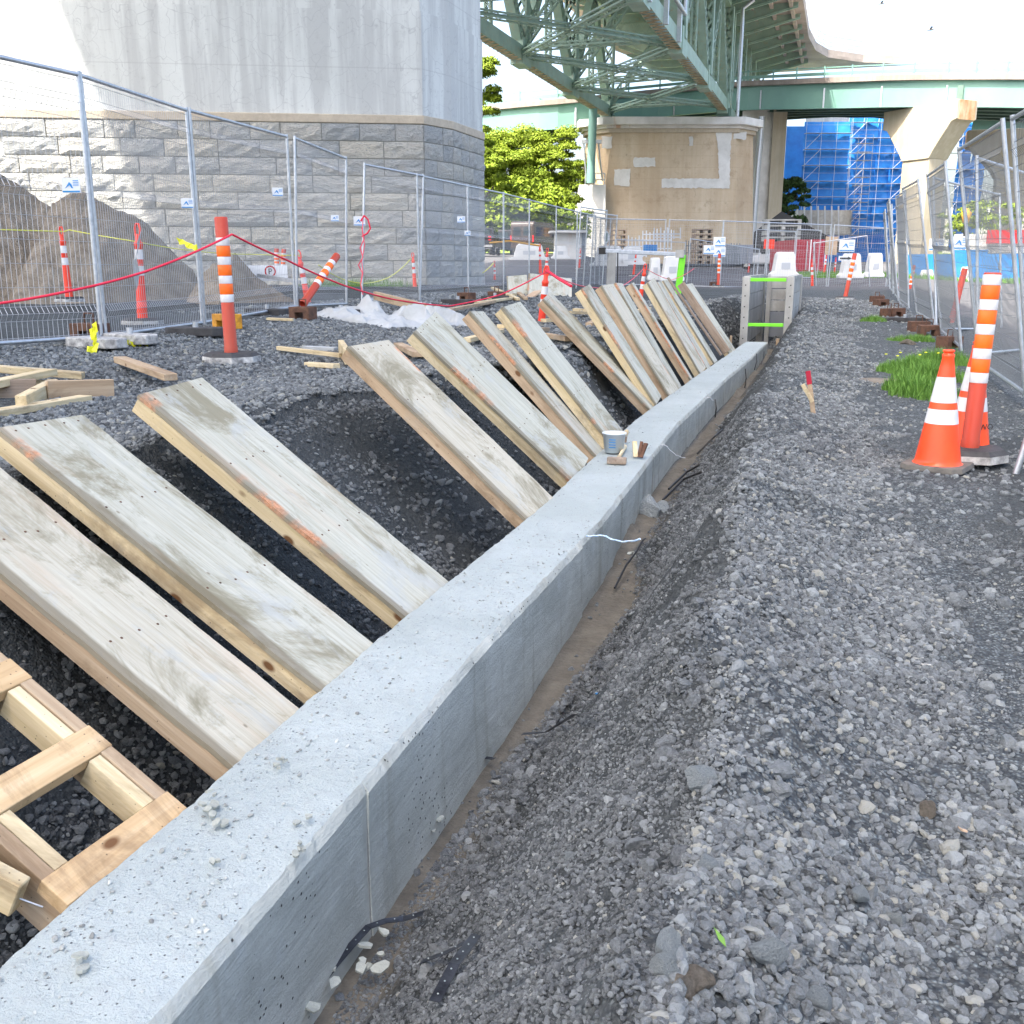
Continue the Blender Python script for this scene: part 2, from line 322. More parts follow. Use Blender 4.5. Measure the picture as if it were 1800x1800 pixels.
M['rusttan']=mat('rust_stained_lacing',(.4,.32,.2),.8,fn=f_plain((.3,.22,.12),(.52,.45,.3),2,0))
M['green']=mat('pale_green_bridge_paint',(.26,.44,.37),.55,fn=f_green)
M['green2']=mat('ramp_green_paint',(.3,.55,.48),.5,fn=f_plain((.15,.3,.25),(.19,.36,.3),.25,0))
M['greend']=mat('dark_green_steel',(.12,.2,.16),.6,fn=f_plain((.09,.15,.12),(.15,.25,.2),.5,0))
M['deck']=mat('deck_concrete',(.4,.35,.3),.9,fn=f_plain((.3,.26,.22),(.48,.42,.36),.4,.02))
M['parapet']=mat('parapet_concrete',(.4,.36,.32),.9,fn=f_plain((.24,.21,.19),(.38,.33,.29),.5,.01,.3,(.18,.15,.12)))
M['galv']=mat('galvanised_steel',(.52,.55,.58),.42,.75,fn=f_plain((.42,.45,.48),(.62,.65,.68),14,0))
M['wire']=mat('galvanised_wire',(.2,.22,.235),.55,.4)
M['wirel']=mat('light_galvanised_wire',(.55,.57,.59),.5,.5)
def f_tube(n):
    v=n.coord(); f=n.noise(n.coord((6,6,1.2)),1.,6,.7); n.col(n.mix(n.ramp(f,[(.45,0.),(.7,.5)]),(.5,.05,.02),(.3,.09,.05)))
M['tube']=mat('faded_orange_plastic',(.7,.1,.03),.5,fn=f_tube)
M['tuber']=mat('red_orange_plastic',(.85,.05,.025),.45,fn=f_plain((.78,.045,.02),(.9,.07,.03),5,0))
M['orange']=mat('bright_orange_sheeting',(1.,.16,.008),.4,fn=f_plain((.95,.13,.006),(1.,.18,.01),9,0))
M['white']=mat('white_reflective_sheeting',(.72,.72,.72),.4,fn=f_plain((.6,.6,.6),(.78,.78,.78),12,0))
M['cone']=mat('cone_orange_pvc',(1.,.075,.012),.32,fn=f_plain((.95,.065,.01),(1.,.09,.015),6,0))
M['rubber']=mat('black_rubber',(.03,.03,.033),.75,fn=f_plain((.02,.02,.022),(.07,.07,.07),9,.003))
M['rubberg']=mat('dusty_rubber',(.12,.11,.1),.9,fn=f_plain((.08,.075,.07),(.17,.16,.14),9,.003))
M['worn']=mat('worn_white_edge',(.5,.5,.48),.8,fn=f_plain((.12,.12,.12),(.65,.65,.62),16,.002))
M['rust']=mat('rusty_steel',(.14,.06,.035),.85,fn=f_plain((.06,.03,.02),(.17,.085,.05),12,.004))
M['rusty']=mat('yellow_painted_steel',(.7,.32,.02),.6,fn=f_plain((.25,.1,.02),(.8,.38,.02),9,.002))
M['cloth']=mat('white_geotextile',(.6,.62,.62),.9,fn=f_plain((.34,.36,.36),(.48,.5,.5),3,.004))
M['yellow']=mat('yellow_plastic_tape',(.85,.85,.03),.5)
M['redrope']=mat('red_rope',(.75,.02,.06),.6)
M['ropey']=mat('yellow_rope',(.75,.75,.12),.6)
M['pinkrope']=mat('pink_rope',(.8,.12,.16),.6)
M['band']=mat('dark_steel_band',(.03,.035,.045),.35,.6,fn=f_plain((.02,.022,.03),(.09,.1,.12),22,0))
M['tape']=mat('blue_white_twisted_tape',(.5,.65,.8),.4,fn=f_plain((.25,.5,.8),(.8,.85,.9),40,0))
M['dirt']=mat('brown_soil',(.16,.13,.095),.95,fn=f_plain((.22,.19,.15),(.42,.37,.3),3,.1),spec=.15)
M['shore']=mat('grey_shoring_panel',(.4,.4,.37),.75,fn=f_plain((.3,.3,.28),(.5,.5,.47),2.2,.004,.3,(.2,.2,.18)))
M['lime_green']=mat('lime_green_paint',(.2,.75,.03),.4)
M['leaf']=mat('leaf_green',(.1,.17,.02),.7,spec=.3)
def f_leaf(n):
    v=n.coord(rand=False); n.col(n.ramp(n.noise(v,.5,3),[(.3,(.13,.2,.012)),(.7,(.25,.33,.025))]))
M['leaf']=mat('foliage',(.1,.17,.02),.7,fn=f_leaf,spec=.3)
M['leafd']=mat('dark_foliage',(.05,.1,.03),.7,spec=.3)
M['grass']=mat('grass_green',(.12,.28,.03),.7,fn=f_plain((.07,.19,.02),(.17,.33,.05),30,0))
M['bark']=mat('bark',(.09,.07,.05),.9)
M['bluet']=mat('blue_tarpaulin',(.015,.15,.6),.5,fn=f_plain((.012,.15,.5),(.02,.25,.7),.5,.02))
M['bluel']=mat('light_blue_hoarding',(.01,.18,.5),.5,fn=f_plain((.008,.15,.42),(.02,.22,.55),.8,.01))
M['bluep']=mat('blue_print',(.02,.25,.6),.5)
M['signw']=mat('white_sign',(.75,.78,.8),.4)
M['paintw']=mat('white_car_paint',(.75,.76,.78),.25)
M['paintd']=mat('dark_van_paint',(.06,.045,.038),.22)
M['paintg']=mat('black_car_paint',(.015,.016,.02),.2)
M['glass']=mat('dark_window_glass',(.03,.045,.05),.06)
M['tyre']=mat('tyre_rubber',(.02,.02,.02),.85)
M['chrome']=mat('silver_trim',(.6,.6,.6),.25,.8)
M['redl']=mat('red_lens',(.5,.01,.01),.25)
M['redc']=mat('red_container_paint',(.42,.015,.04),.45,fn=f_plain((.36,.012,.03),(.46,.02,.05),.8,0))
M['plasticw']=mat('white_plastic_barrier',(.78,.78,.76),.55,fn=f_plain((.7,.7,.68),(.82,.82,.8),2,0))
M['black']=mat('black_paint',(.015,.015,.015),.5)
M['pipey']=mat('yellow_pipe',(.75,.38,.03),.45)
M['grey']=mat('grey_steel_panel',(.25,.27,.3),.5,.3)
M['crate']=mat('tan_crate_board',(.5,.36,.24),.8,fn=f_plain((.4,.28,.18),(.58,.43,.3),3,0))
M['nylon']=mat('translucent_bucket_plastic',(.6,.66,.7),.4)
# ---------------------------------------------------------------- ground
XL,XR,ZW=-1.495,-1.12,-1.30        # wall faces and top
WY0,WY1=-1.2,18.2
def shf(Y): return np.interp(Y,[0,1.2,2,3,5,7,8.5,11,18.3],[.07,.05,.03,0,0,-.08,-.125,-.12,-.04])
def crest_l(Y): return np.interp(Y,[-2,2,3.2,5.4,6.6,7.6,9,22,26],[-2.6,-2.65,-2.75,-3.0,-2.65,-2.35,-2.4,-2.3,-2.0])
def crest_r(Y): return np.interp(Y,[0,2,3.6,7.7,18,24],[-.10,-.18,-.32,-.55,-.68,-.7])
def mud_e(Y): return np.interp(Y,[0,2,3,4,4.8,5.6,9,18],[-1.,-1.,-1.02,-.93,-.86,-1.0,-1.04,-1.04])
def base_left(X,Y):
    s=X*math.cos(YAW)+Y*math.sin(YAW); t=-X*math.sin(YAW)+Y*math.cos(YAW)
    zl=np.interp(t,[0,8,30,40,55,75,100,200,900],[-.8,-.8,-.72,-.75,-.35,.62,1.2,2.2,4.])
    zm=np.interp(t,[0,30,40,60,85,120,200,900],[-.8,-.72,-.76,-.42,-.33,0.,1.2,3.]); kk=sstep(5,12,s)*sstep(30,42,t); zl=zl*(1-kk)+zm*kk
    zl=zl+np.where(t<40,.13*sstep(-4.,-7.2,X)*sstep(45,30,t),0)
    zr=np.interp(t,[0,6,8,14,18,24,33,62,100,200,900],[-1.21,-1.21,-1.2,-1.08,-.98,-.88,-.78,-.8,.2,1.,3.])
    zr=np.where(X>2.2,np.minimum(zr,zr-.06*sstep(2.2,2.8,X)),zr)
    return zl,zr,s,t
def ground(X,Y,detail=True):
    X=np.asarray(X,float); Y=np.asarray(Y,float)
    zl,zr,s,t=base_left(X,Y)
    wig=.14*fbm(Y*.9,Y*0+3,11); cl=crest_l(Y)+wig*1.5; cr=crest_r(Y)+wig*.5; me=mud_e(Y)+.12*fbm(Y*2.2,Y*0+7,5)
    # left bank
    fl=np.interp(Y,[-2,4,10,20],[-1.92,-1.9,-1.8,-1.75]); 
    tt=np.clip((X-cl)/((-1.72)-cl),0,1); prof=np.where(tt<.12,tt*.5,.06+(tt-.12)*1.07)
    prof=np.clip(prof,0,1); zL=zl+(fl-zl)*prof
    zL=np.where(X<cl,zl+.05*np.exp(-((X-cl)/.5)**2),zL)
    # right bank and mound
    zb=np.interp(Y,[0,3,6,12,18],[-1.79,-1.77,-1.62,-1.55,-1.5]); zc=zr+np.interp(Y,[0,3,5,8,20],[.15,.15,.14,.14,.06])
    u=np.clip((X-me)/(cr-me),0,1); pr=.12*sstep(0,.2,u)+.88*sstep(.05,1.05,u)**.95
    zR=zb+(zc-zb)*pr
    dz=np.interp(Y,[0,4,8,14],[.42,.55,.9,1.2]); zR=np.where(X>cr,zr+(zc-zr)*(1-sstep(0,1,(X-cr)/dz)),zR)
    mid=-1.3; z=np.where(X<mid,zL,zR)
    # trench only exists until the shoring box ends
    open_=1-sstep(22.5,24.,Y); far=np.where(X<mid,zl,zr); far=zl+(zr-zl)*sstep(-2.5,1.0,X)
    near=z
    z=near*open_+far*(1-open_)
    z=np.where(X>3.5,zr,z)
    # right half of the site beyond the fence line joins the left level far away
    k=sstep(30,50,t)*sstep(24,19,s); z=z*(1-k)+(zl)*k if True else z
    if detail:
        r=np.hypot(X,Y)
        slope=np.where((X>cl-.1)&(X<cr+.3)&(X<1),1,.45)*open_+.25*(1-open_)
        mud=((X>XR)&(X<me+.02)).astype(float)
        a=fbm(X*1.7,Y*1.7,1,4)*.16+fbm(X*6,Y*6,2,4)*.07+fbm(X*22,Y*22,9,3)*.028
        a=a*slope*(1-.75*mud)*np.clip(1-r/60,0.1,1)
        z=z+a
        # clumpy ridge on the right slope
        z=z+np.where(X>me,.22*np.exp(-((X-cr+.1)/.22)**2)*fbm(X*3,Y*2.2,21,4)*open_,0)+np.where((X>cr)&(X<1),.1*fbm(X*1.6+4,Y*1.2,23,3)*open_,0)
    return z
def gz(X,Y): return float(ground(np.array([X]),np.array([Y]))[0])
def gp(x,y,off=0.):          # point of the ground under a pixel ray
    d=ray(x,y); lo,hi=None,None
    ts=np.concatenate([np.arange(.5,40,.02),np.arange(40,250,.2)]); P=d[None]*ts[:,None]
    g=ground(P[:,0],P[:,1],False); i=np.argmax(P[:,2]<g+off); p=P[i]; return Vector((p[0],p[1],gz(p[0],p[1])))
def axis_pts(segs):
    out=[]
    for a,b,st in segs: out+=list(np.arange(a,b,st))
    return np.array(out)
def grow(a,b,st,k):
    o=[];x=a
    while abs(x)<abs(b): o.append(x); x+=st; st*=k
    o.append(b); return o
def make_ground():
    xs=np.array(sorted(grow(-4.2,-1500,-.1,1.09)[1:])+list(np.arange(-4.2,-1.49,.045))+list(np.arange(-1.49,-1.1,.05))+list(np.arange(-1.1,.9,.033))+grow(.9,1500,.06,1.09))
    ys=np.array(sorted(grow(0.,-200,-.15,1.3)[1:])+list(np.arange(0,4,.035))+list(np.arange(4,8,.05))+list(np.arange(8,25,.11))+grow(25,2500,.15,1.06))
    X,Y=np.meshgrid(xs,ys,indexing='ij'); Z=ground(X,Y); r=np.hypot(X,Y)
    under=(X>XL+.02)&(X<XR-.02)&(Y<WY1-.1); Z=np.where(under,np.minimum(Z,-1.6),Z)
    V=np.stack([X,Y,Z],-1).reshape(-1,3); nx,ny=X.shape
    i=np.arange(nx-1)[:,None]*ny+np.arange(ny-1)[None]; Fq=np.stack([i,i+ny,i+ny+1,i+1],-1).reshape(-1,4)
    me=bpy.data.meshes.new('ground'); me.vertices.add(len(V)); me.vertices.foreach_set('co',V.ravel())
    me.loops.add(Fq.size); me.loops.foreach_set('vertex_index',Fq.ravel().astype(np.int32)); me.polygons.add(len(Fq)); me.polygons.foreach_set('loop_start',np.arange(0,Fq.size,4,dtype=np.int32)); me.update()
    me.polygons.foreach_set('use_smooth',[True]*len(Fq))
    me_=mud_e(Y)+.12*fbm(Y*2.2,Y*0+7,5); cr=crest_r(Y); cl=crest_l(Y)
    nn=fbm(X*2.5,Y*2.5,31,4)
    mud=((X>XR-.1)&(Y<19))*(1-sstep(me_-.03,me_+.07,X+nn*.25))
    mud=np.maximum(mud,sstep(.02,.12,nn+.06-((Y-9.2)/.9)**2*.1)*((X<-1.9)&(X>cl+.1)&(Y>8.4)&(Y<10)))
    fine=np.where((X>me_)&(X<cr+.05)&(Y<20),np.clip(.45+sstep(-.12,.1,fbm(X*1.6,Y*1.6,41,3)+.02),0,1)*np.where(X<cr-.05,1.,.6),0)
    fine=np.maximum(fine,np.where((X<-1.5)&(X>cl),.85,0)); 
    path=sstep(.45,.75,X-.25*(Y-2)*(Y<6)*.25+nn*.3)*(Y<8)*(X<1.6)*.75; fine=np.maximum(fine,path)
    fine=np.maximum(fine,np.where((X<cl)&(Y<40),.25+.5*sstep(0,.15,nn),0))
    _,_,s,t=base_left(X,Y); asp=sstep(2.1,2.5,X+nn*.3)*(Y>2); asp=np.maximum(asp,sstep(30,38,t+nn*6)*1.)
    C=np.stack([mud,np.clip(fine,0,1),asp,np.ones_like(mud)],-1).reshape(-1,4).astype(np.float32)
    at_=me.color_attributes.new('mask','FLOAT_COLOR','POINT'); at_.data.foreach_set('color',C.ravel())
    me.materials.append(M['ground']); tag(link('ground',me),kind='structure')
make_ground()
# ---------------------------------------------------------------- loose stone (geometry nodes)
def stone_tree(name,nvar,material,squash=.7,subdiv=2):
    g=bpy.data.node_groups.new(name,'GeometryNodeTree'); g.interface.new_socket('Geometry',in_out='INPUT',socket_type='NodeSocketGeometry'); g.interface.new_socket('Geometry',in_out='OUTPUT',socket_type='NodeSocketGeometry')
    A=lambda t: g.nodes.new(t)
    gi=A('NodeGroupInput'); go=A('NodeGroupOutput'); join=A('GeometryNodeJoinGeometry')
    for k in range(nvar):
        ico=A('GeometryNodeMeshIcoSphere'); ico.inputs['Radius'].default_value=1.; ico.inputs['Subdivisions'].default_value=subdiv
        sp=A('GeometryNodeSetPosition'); nz=A('ShaderNodeTexNoise'); nz.inputs['Scale'].default_value=.75; nz.inputs['Detail'].default_value=2.
        pos=A('GeometryNodeInputPosition'); ad=A('ShaderNodeVectorMath'); ad.operation='ADD'; ad.inputs[1].default_value=(k*7.3,k*3.1,k*1.7)
        g.links.new(pos.outputs[0],ad.inputs[0]); g.links.new(ad.outputs[0],nz.inputs['Vector'])
        su=A('ShaderNodeVectorMath'); su.operation='SUBTRACT'; su.inputs[1].default_value=(.5,.5,.5); g.links.new(nz.outputs['Color'],su.inputs[0])
        mu=A('ShaderNodeVectorMath'); mu.operation='MULTIPLY'; mu.inputs[1].default_value=(1.9,1.9,1.9); g.links.new(su.outputs[0],mu.inputs[0])
        g.links.new(ico.outputs['Mesh'],sp.inputs['Geometry']); g.links.new(mu.outputs[0],sp.inputs['Offset'])
        sm=A('GeometryNodeSetMaterial'); sm.inputs['Material'].default_value=material; g.links.new(sp.outputs[0],sm.inputs['Geometry'])
        gt=A('GeometryNodeGeometryToInstance'); g.links.new(sm.outputs[0],gt.inputs[0]); g.links.new(gt.outputs[0],join.inputs[0])
    ip=A('GeometryNodeInstanceOnPoints'); ip.inputs['Pick Instance'].default_value=True
    def na(n,t):
        a=A('GeometryNodeInputNamedAttribute'); a.data_type=t; a.inputs['Name'].default_value=n; return next(o for o in a.outputs if o.name=='Attribute' and o.enabled)
    g.links.new(gi.outputs[0],ip.inputs['Points']); g.links.new(join.outputs[0],ip.inputs['Instance'])
    g.links.new(na('idx','INT'),ip.inputs['Instance Index']); g.links.new(na('rot','FLOAT_VECTOR'),ip.inputs['Rotation']); g.links.new(na('scl','FLOAT_VECTOR'),ip.inputs['Scale'])
    g.links.new(ip.outputs[0],go.inputs[0]); return g
ST=stone_tree('stone_scatter',7,M['stone'])
M['crumb']=mat('cement_crumb',(.36,.385,.37),.9,fn=lambda n:n.col(n.ramp(n.xyz(n.attr('tone','INSTANCER').outputs['Vector'])[0],[(0,(.2,.21,.2)),(.6,(.34,.36,.34)),(1,(.46,.49,.47))])))
ST2=stone_tree('crumb_scatter',7,M['crumb'],subdiv=1)
def scatter(name,label,cat,P,S,tone,tree=ST,squash=.62,nvar=7,tilt=.5):
    n=len(P); me=bpy.data.meshes.new(name); me.vertices.add(n); me.vertices.foreach_set('co',np.asarray(P,np.float32).ravel())
    rot=np.stack([rng.normal(0,tilt,n),rng.normal(0,tilt,n),rng.uniform(0,6.28,n)],-1).astype(np.float32)
    a=rng.uniform(.7,1.25,n); scl=np.stack([S*a,S/a**.5,S*rng.uniform(squash-.15,squash+.3,n)],-1).astype(np.float32)
    for nm,ty,dat in (('rot','FLOAT_VECTOR',rot),('scl','FLOAT_VECTOR',scl)):
        at_=me.attributes.new(nm,ty,'POINT'); at_.data.foreach_set('vector',dat.ravel())
    at_=me.attributes.new('tone','FLOAT_VECTOR','POINT'); at_.data.foreach_set('vector',np.repeat(np.asarray(tone,np.float32)[:,None],3,1).ravel())
    at_=me.attributes.new('idx','INT','POINT'); at_.data.foreach_set('value',rng.integers(0,nvar,n).astype(np.int32))
    o=link(name,me); m=o.modifiers.new('scatter','NODES'); m.node_group=tree
    tag(o,label,cat,kind='stuff'); return o
def rnd_zone(x0,x1,y0,y1,dens,smin,smax,pw=2.2,cond=None,sink=.15,keep=None):
    n=int((x1-x0)*(y1-y0)*dens); X=rng.uniform(x0,x1,n); Y=rng.uniform(y0,y1,n)
    S=smin+(smax-smin)*rng.uniform(0,1,n)**pw
    k=np.ones(n,bool)
    if cond is not None: k&=cond(X,Y)
    u,v=[],[]
    P=np.stack([X,Y,np.full(n,-1.2)],-1); dep=P@FW; px_=900+F_*(P@Rt)/np.maximum(dep,.1)
    k&=(dep>.4)&(px_>-350)&(px_<2150)
    X,Y,S=X[k],Y[k],S[k]; Z=ground(X,Y)+S*sink
    return np.stack([X,Y,Z],-1),S
def gravel():
    Ps=[];Ss=[]
    def add(*a,**k):
        P,S=rnd_zone(*a,**k); Ps.append(P); Ss.append(S)
    def right(X,Y):        # coarse ribbon on the mound, thinner on slope and path
        cr=crest_r(Y); me=mud_e(Y); nn=fbm(X*2.4,Y*2.4,51,3)
        edge=.62-.10*(Y-1.5)+nn*.25; edge=np.where(Y>4.2,.35+nn*.9-.0*(Y),edge)
        coarse=(X>cr-.03+nn*.25)&(X<edge)
        slope=(X>me-.02)&(X<=cr-.05); path=X>=edge
        bare=fbm(X*1.9,Y*1.9,77,4)>.09
        p=np.where(coarse,1.,np.where(slope,.05+.35*(nn>.13),np.where(path,.07,.02))); p=np.where(bare,p*.3,p)
        return rng.uniform(0,1,len(X))<p
    add(-1.1,2.2,.7,2.4,12500,.0035,.0135,2.4,cond=right)
    add(-1.1,2.2,2.4,4.2,9500,.0038,.0135,2.2,cond=right)
    add(-1.1,2.4,4.2,7.,5200,.005,.015,2.,cond=right)
    add(-1.1,2.0,7.,11,2200,.0075,.018,1.8,cond=right)
    add(-1.0,1.6,11,20,600,.012,.022,2.,cond=right)
    # a few larger lumps
    add(-.7,1.4,.8,7,70,.015,.027,2.5,cond=lambda X,Y:X>crest_r(Y)-.2)
    add(-1.08,.0,.7,2.6,21000,.0022,.0065,1.8,cond=lambda X,Y:(X>mud_e(Y)-.04)&(X<crest_r(Y)+.05)&(fbm(X*2,Y*2,63,3)>-.35))
    add(-1.08,-.1,2.6,5,9000,.003,.008,1.8,cond=lambda X,Y:(X>mud_e(Y)-.03)&(X<crest_r(Y))&(fbm(X*2,Y*2,63,3)>-.12))
    add(-1.08,-.3,5,9,2500,.005,.011,1.8,cond=lambda X,Y:(X>mud_e(Y)-.03)&(X<crest_r(Y)))
    add(.35,1.8,1.,5,5000,.002,.0055,1.8,cond=lambda X,Y:fbm(X*2,Y*2,65,3)>-.1)
    # pockets of broken stone against the slope foot
    add(-1.05,-.45,1.2,9,1500,.006,.02,2.,cond=lambda X,Y:(X>mud_e(Y)-.03)&(X<mud_e(Y)+.2)&(fbm(X*2,Y*1.6,61,3)>-.03))
    # left bank, trench floor and the level site behind
    def left(X,Y):
        cl=crest_l(Y); nn=fbm(X*2,Y*2,71,3); p=np.where(X>cl+.15,np.where(X>-2.05,.7,.2+.4*(nn>.05)),.75)
        return (rng.uniform(0,1,len(X))<p)
    add(-2.6,-1.52,1,5,7000,.004,.018,2.8,cond=left)
    add(-4.4,-2.5,2,6.5,3000,.005,.018,2.4,cond=left)
    add(-2.6,-1.52,5,12,1000,.01,.03,2.6,cond=left)
    add(-7,-2.3,5.5,12,1300,.008,.022,2.2,cond=left)
    add(-9,-2,12,22,160,.016,.034,2.,cond=left)
    add(-2.6,1.6,19,27,160,.016,.034,2.,cond=lambda X,Y:X<1.4)
    P=np.concatenate(Ps);S=np.concatenate(Ss)
    dark=np.where((P[:,0]<-1.5)&(P[:,0]>crest_l(P[:,1])+.05),-.2,0)
    dark=np.where((P[:,0]>-1.5)&(P[:,0]<crest_r(P[:,1])-.04),-.3,dark)
    dark=np.where((P[:,0]>.75)&(P[:,1]<6),-.22,dark)
    tone=np.clip(rng.normal(.52,.29,len(P))+dark+fbm(P[:,0],P[:,1],5)*.3,0,1)
    print('stones',len(P))
    scatter('gravel','loose grey crushed stone spread over the banks, mound and site','gravel',P,S,tone)
gravel()
def rock(name,label,p,s,seed=0,cat='rock',m='rock',sq=.7):
    import bmesh
    bm=bmesh.new(); bmesh.ops.create_icosphere(bm,subdivisions=3,radius=1)
    r=random.Random(seed); pl=[(Vector((r.gauss(0,1),r.gauss(0,1),r.gauss(0,1))).normalized(),r.uniform(.55,.85)) for _ in range(11)]
    for v in bm.verts:
        for nrm,d in pl:
            e=v.co.dot(nrm)-d
            if e>0: v.co-=nrm*e
        q=v.co*3; v.co+=v.co.normalized()*.03*math.sin(q.x*3+seed)*math.cos(q.y*4+q.z*2)
        v.co.z*=sq
    me=bpy.data.meshes.new(name); bm.to_mesh(me); bm.free(); me.materials.append(M[m])
    o=link(name,me); o.location=p; o.scale=(s,s*.75,s); o.rotation_euler=(r.uniform(-.4,.4),r.uniform(-.4,.4),r.uniform(0,6))
    return tag(o,label,cat)
for i,(x,y,s,l) in enumerate([(1230,1398,.062,'flat pale grey rock on the left shoulder of the gravel mound'),(1345,1700,.058,'egg shaped pale rock near the bottom edge of the mound'),
    (1243,1522,.04,'rounded light rock below the flat pale rock on the slope edge'),(1175,1715,.055,'upright grey rock in the cluster at the bottom of the slope'),
    (1165,1755,.05,'long grey rock lowest in the cluster at the bottom of the slope'),(1510,1600,.038,'pale rounded rock in the middle of the lower mound'),
    (1575,1625,.038,'wedge shaped pale rock right of the rounded rock on the mound'),(1003,1495,.032,'single white grey stone lying alone on the dark slope'),
    (1140,905,.16,'large angular rock leaning against the wall foot in the trench'),(1165,900,.09,'smaller rock beside the large rock at the wall foot'),
    (1440,1760,.045,'grey blocky rock at the bottom edge right of the egg shaped rock')]):
    s=s*(.62 if s<.065 else .8); P=gp(x,y); rock('rock',l,P+Vector((0,0,s*.3)),s,i+3,sq=.8)
for i,(x,y,s,l) in enumerate([(1225,1745,.06,'brown clod of soil among the rocks at the bottom of the slope'),(1205,1765,.045,'smaller brown soil clod left of the big clod'),(1630,1440,.05,'brown soil clod on the right edge of the mound')]):
    s*=.6; rock('soil_clod',l,gp(x,y)+Vector((0,0,s*.3)),s,i+40,'soil clod','dirt')
# ---------------------------------------------------------------- concrete wall
def wall():
    W=thing('concrete_wall','long low freshly poured concrete wall running along the trench to the shoring box','wall',(-1.3,9,-1.9))
    ys=np.concatenate([np.arange(WY0,5,.022),np.arange(5,WY1,.05)])
    joints=[2.12,4.55,7.0,9.4,11.9,14.3,16.7]; ys=np.array(sorted(list(ys)+[j+q for j in joints for q in (-.006,-.0035,0,.0035,.006)]))
    def edge(Y,sd): return .006*fbm(Y*6,Y*0+sd,sd,4)*2+.005*fbm(Y*30,Y*0,sd+4,3)*2+.008*fbm(Y*1.1,Y*0,sd+9,2)
    def prof(Y):
        eL=float(edge(np.array([Y]),3)[0]); eR=float(edge(np.array([Y]),8)[0]); q=float(shf(Y))
        return XL+eL+q,XR-abs(eR)*1.3-.001+q,0
    nu=11
    top=[]
    for Y in ys:
        a,b,_=prof(Y); xs=np.linspace(a,b,nu); zz=ZW+.010*fbm(xs*9,xs*0+Y*9,17,3)+.012*fbm(xs*2,xs*0+Y*1.2,19,2); zz[0]-=.006+abs(zz[0]-ZW)*.5; zz[-1]-=.006
        top.append([(x,Y,z) for x,z in zip(xs,zz)])
    mb=MB(); mb.grid([list(r)[::-1] for r in top],True); mb.build('wall_top',M['wall_top'],W,world=True)
    R=[];Lf=[]
    for r,Y in zip(top,ys):
        xr,zr=r[-1][0],r[-1][2]; xl,zl_=r[0][0],r[0][2]
        seg=sum(Y>j for j in joints); off=[.009,.014,.006,.010,.007,.012,.006,.009][seg]; g=-.014*math.exp(-(min(abs(Y-j) for j in joints)/.0028)**2)
        hs=[0,.008,.03,.08,.16,.26,.4,.6]
        R.append([(xr+ (XR+float(shf(Y))+off-xr)*min(1,h/.025)+.004*math.sin(h*7+Y*1.3)*min(1,h/.03),Y,zr-h) for h in hs]); Lf.append([(xl+(XL+float(shf(Y))-xl)*min(1,h/.05),Y,zl_-h) for h in hs])
    for j_ in joints:
        xx=XR+float(shf(j_)); w2=MB(); w2.box((xx+.0015,j_,ZW-.31),(.014,.003,.56)); w2.build('joint_line',M['joint'],W,world=True)
    mb=MB(); mb.grid([r[::-1] for r in R],False); mb.grid(Lf,True); 
    e=[[(x-.04,WY1,z) for x in np.linspace(XL,XR,3)] for z in (-1.9,ZW)]; mb.grid(e,False)
    mb.build('wall_face',M['wall_side'],W,world=True)
    # crumbs and shavings left on the top
    n=6500; Y=rng.uniform(.6,18,n)**1.0; Y=np.where(rng.uniform(0,1,n)<.5,rng.uniform(.6,5,n),Y); X=rng.uniform(XL+.015,XR-.015,n)
    cl=fbm(X*4,Y*3,91,4)+.12*(abs(X+1.3)/.18)**2+.05*(Y>3.5); k=rng.uniform(-.25,.3,n)<cl; X,Y=X[k],Y[k]; S=.0011+.0062*rng.uniform(0,1,len(X))**4.5
    X=X+shf(Y); scatter('concrete_crumbs','grey crumbs and flakes of cement scattered on the wall top','crumbs',np.stack([X,Y,np.full(len(X),ZW)+S*.15],-1),S,np.clip(rng.normal(.5,.28,len(X)),0,1),tree=ST2,squash=.4,tilt=.3)
wall()
M['chip']=mat('cement_flake',(.36,.38,.34),.9,fn=f_plain((.26,.28,.25),(.43,.45,.4),30,.002))
def chip(x,y,n,s,label,z=ZW):
    c=onz(x,y,z); T=thing('concrete_chips',label,'chips',c)
    r=random.Random(int(x))
    for i in range(n):
        mb=MB(); k=s*r.uniform(.5,1.1); a=r.uniform(0,6.3); M_=Euler((r.uniform(-.35,.35),r.uniform(-.35,.35),a)).to_matrix(); pl=[(math.cos(t)*k*r.uniform(.5,1)*1.5,math.sin(t)*k*r.uniform(.5,1)) for t in np.linspace(0,5.4,7)]
        q=Vector((r.gauss(0,s*1.7),r.gauss(0,s*1.7),.006+.003*i)); P0=[q+M_@Vector((u,v,0)) for u,v in pl]; P1=[p+M_@Vector((0,0,.006)) for p in P0]; m=len(pl)
        mb.add(P0+P1,[tuple(range(m))[::-1],tuple(range(m,2*m))]+[(j,(j+1)%m,m+(j+1)%m,m+j) for j in range(m)]); mb.build('chip',M['chip'],T)
for a in [(360,1425,6,.014,'cluster of flat cement chips on the left edge of the wall top'),(380,1440,4,.013,'chips just right of the left edge cluster on the wall top'),(490,1348,5,.008,'little heap of chips in the middle of the wall top'),(525,1505,6,.009,'flaky chips near the right edge of the wall top'),(370,1520,3,.009,'pair of yellowish chips below the middle of the wall top'),(130,1700,3,.018,'thick chips near the bottom left corner of the wall top'),(540,1450,3,.01,'chips by the formwork joint on the wall top')]: chip(*a)
for a in [(765,1455,5,.016,'white flakes of cement on the mud strip below the wall'),(640,1690,6,.02,'broken cement slabs at the wall foot near the joint'),(600,1730,4,.022,'cement slab under the dark steel band')]:
    chip(a[0],a[1],a[2],a[3],a[4],z=-1.72)
chip(1110,980,4,.018,'pale splinters at the wall foot below the twisted tape',z=-1.6)
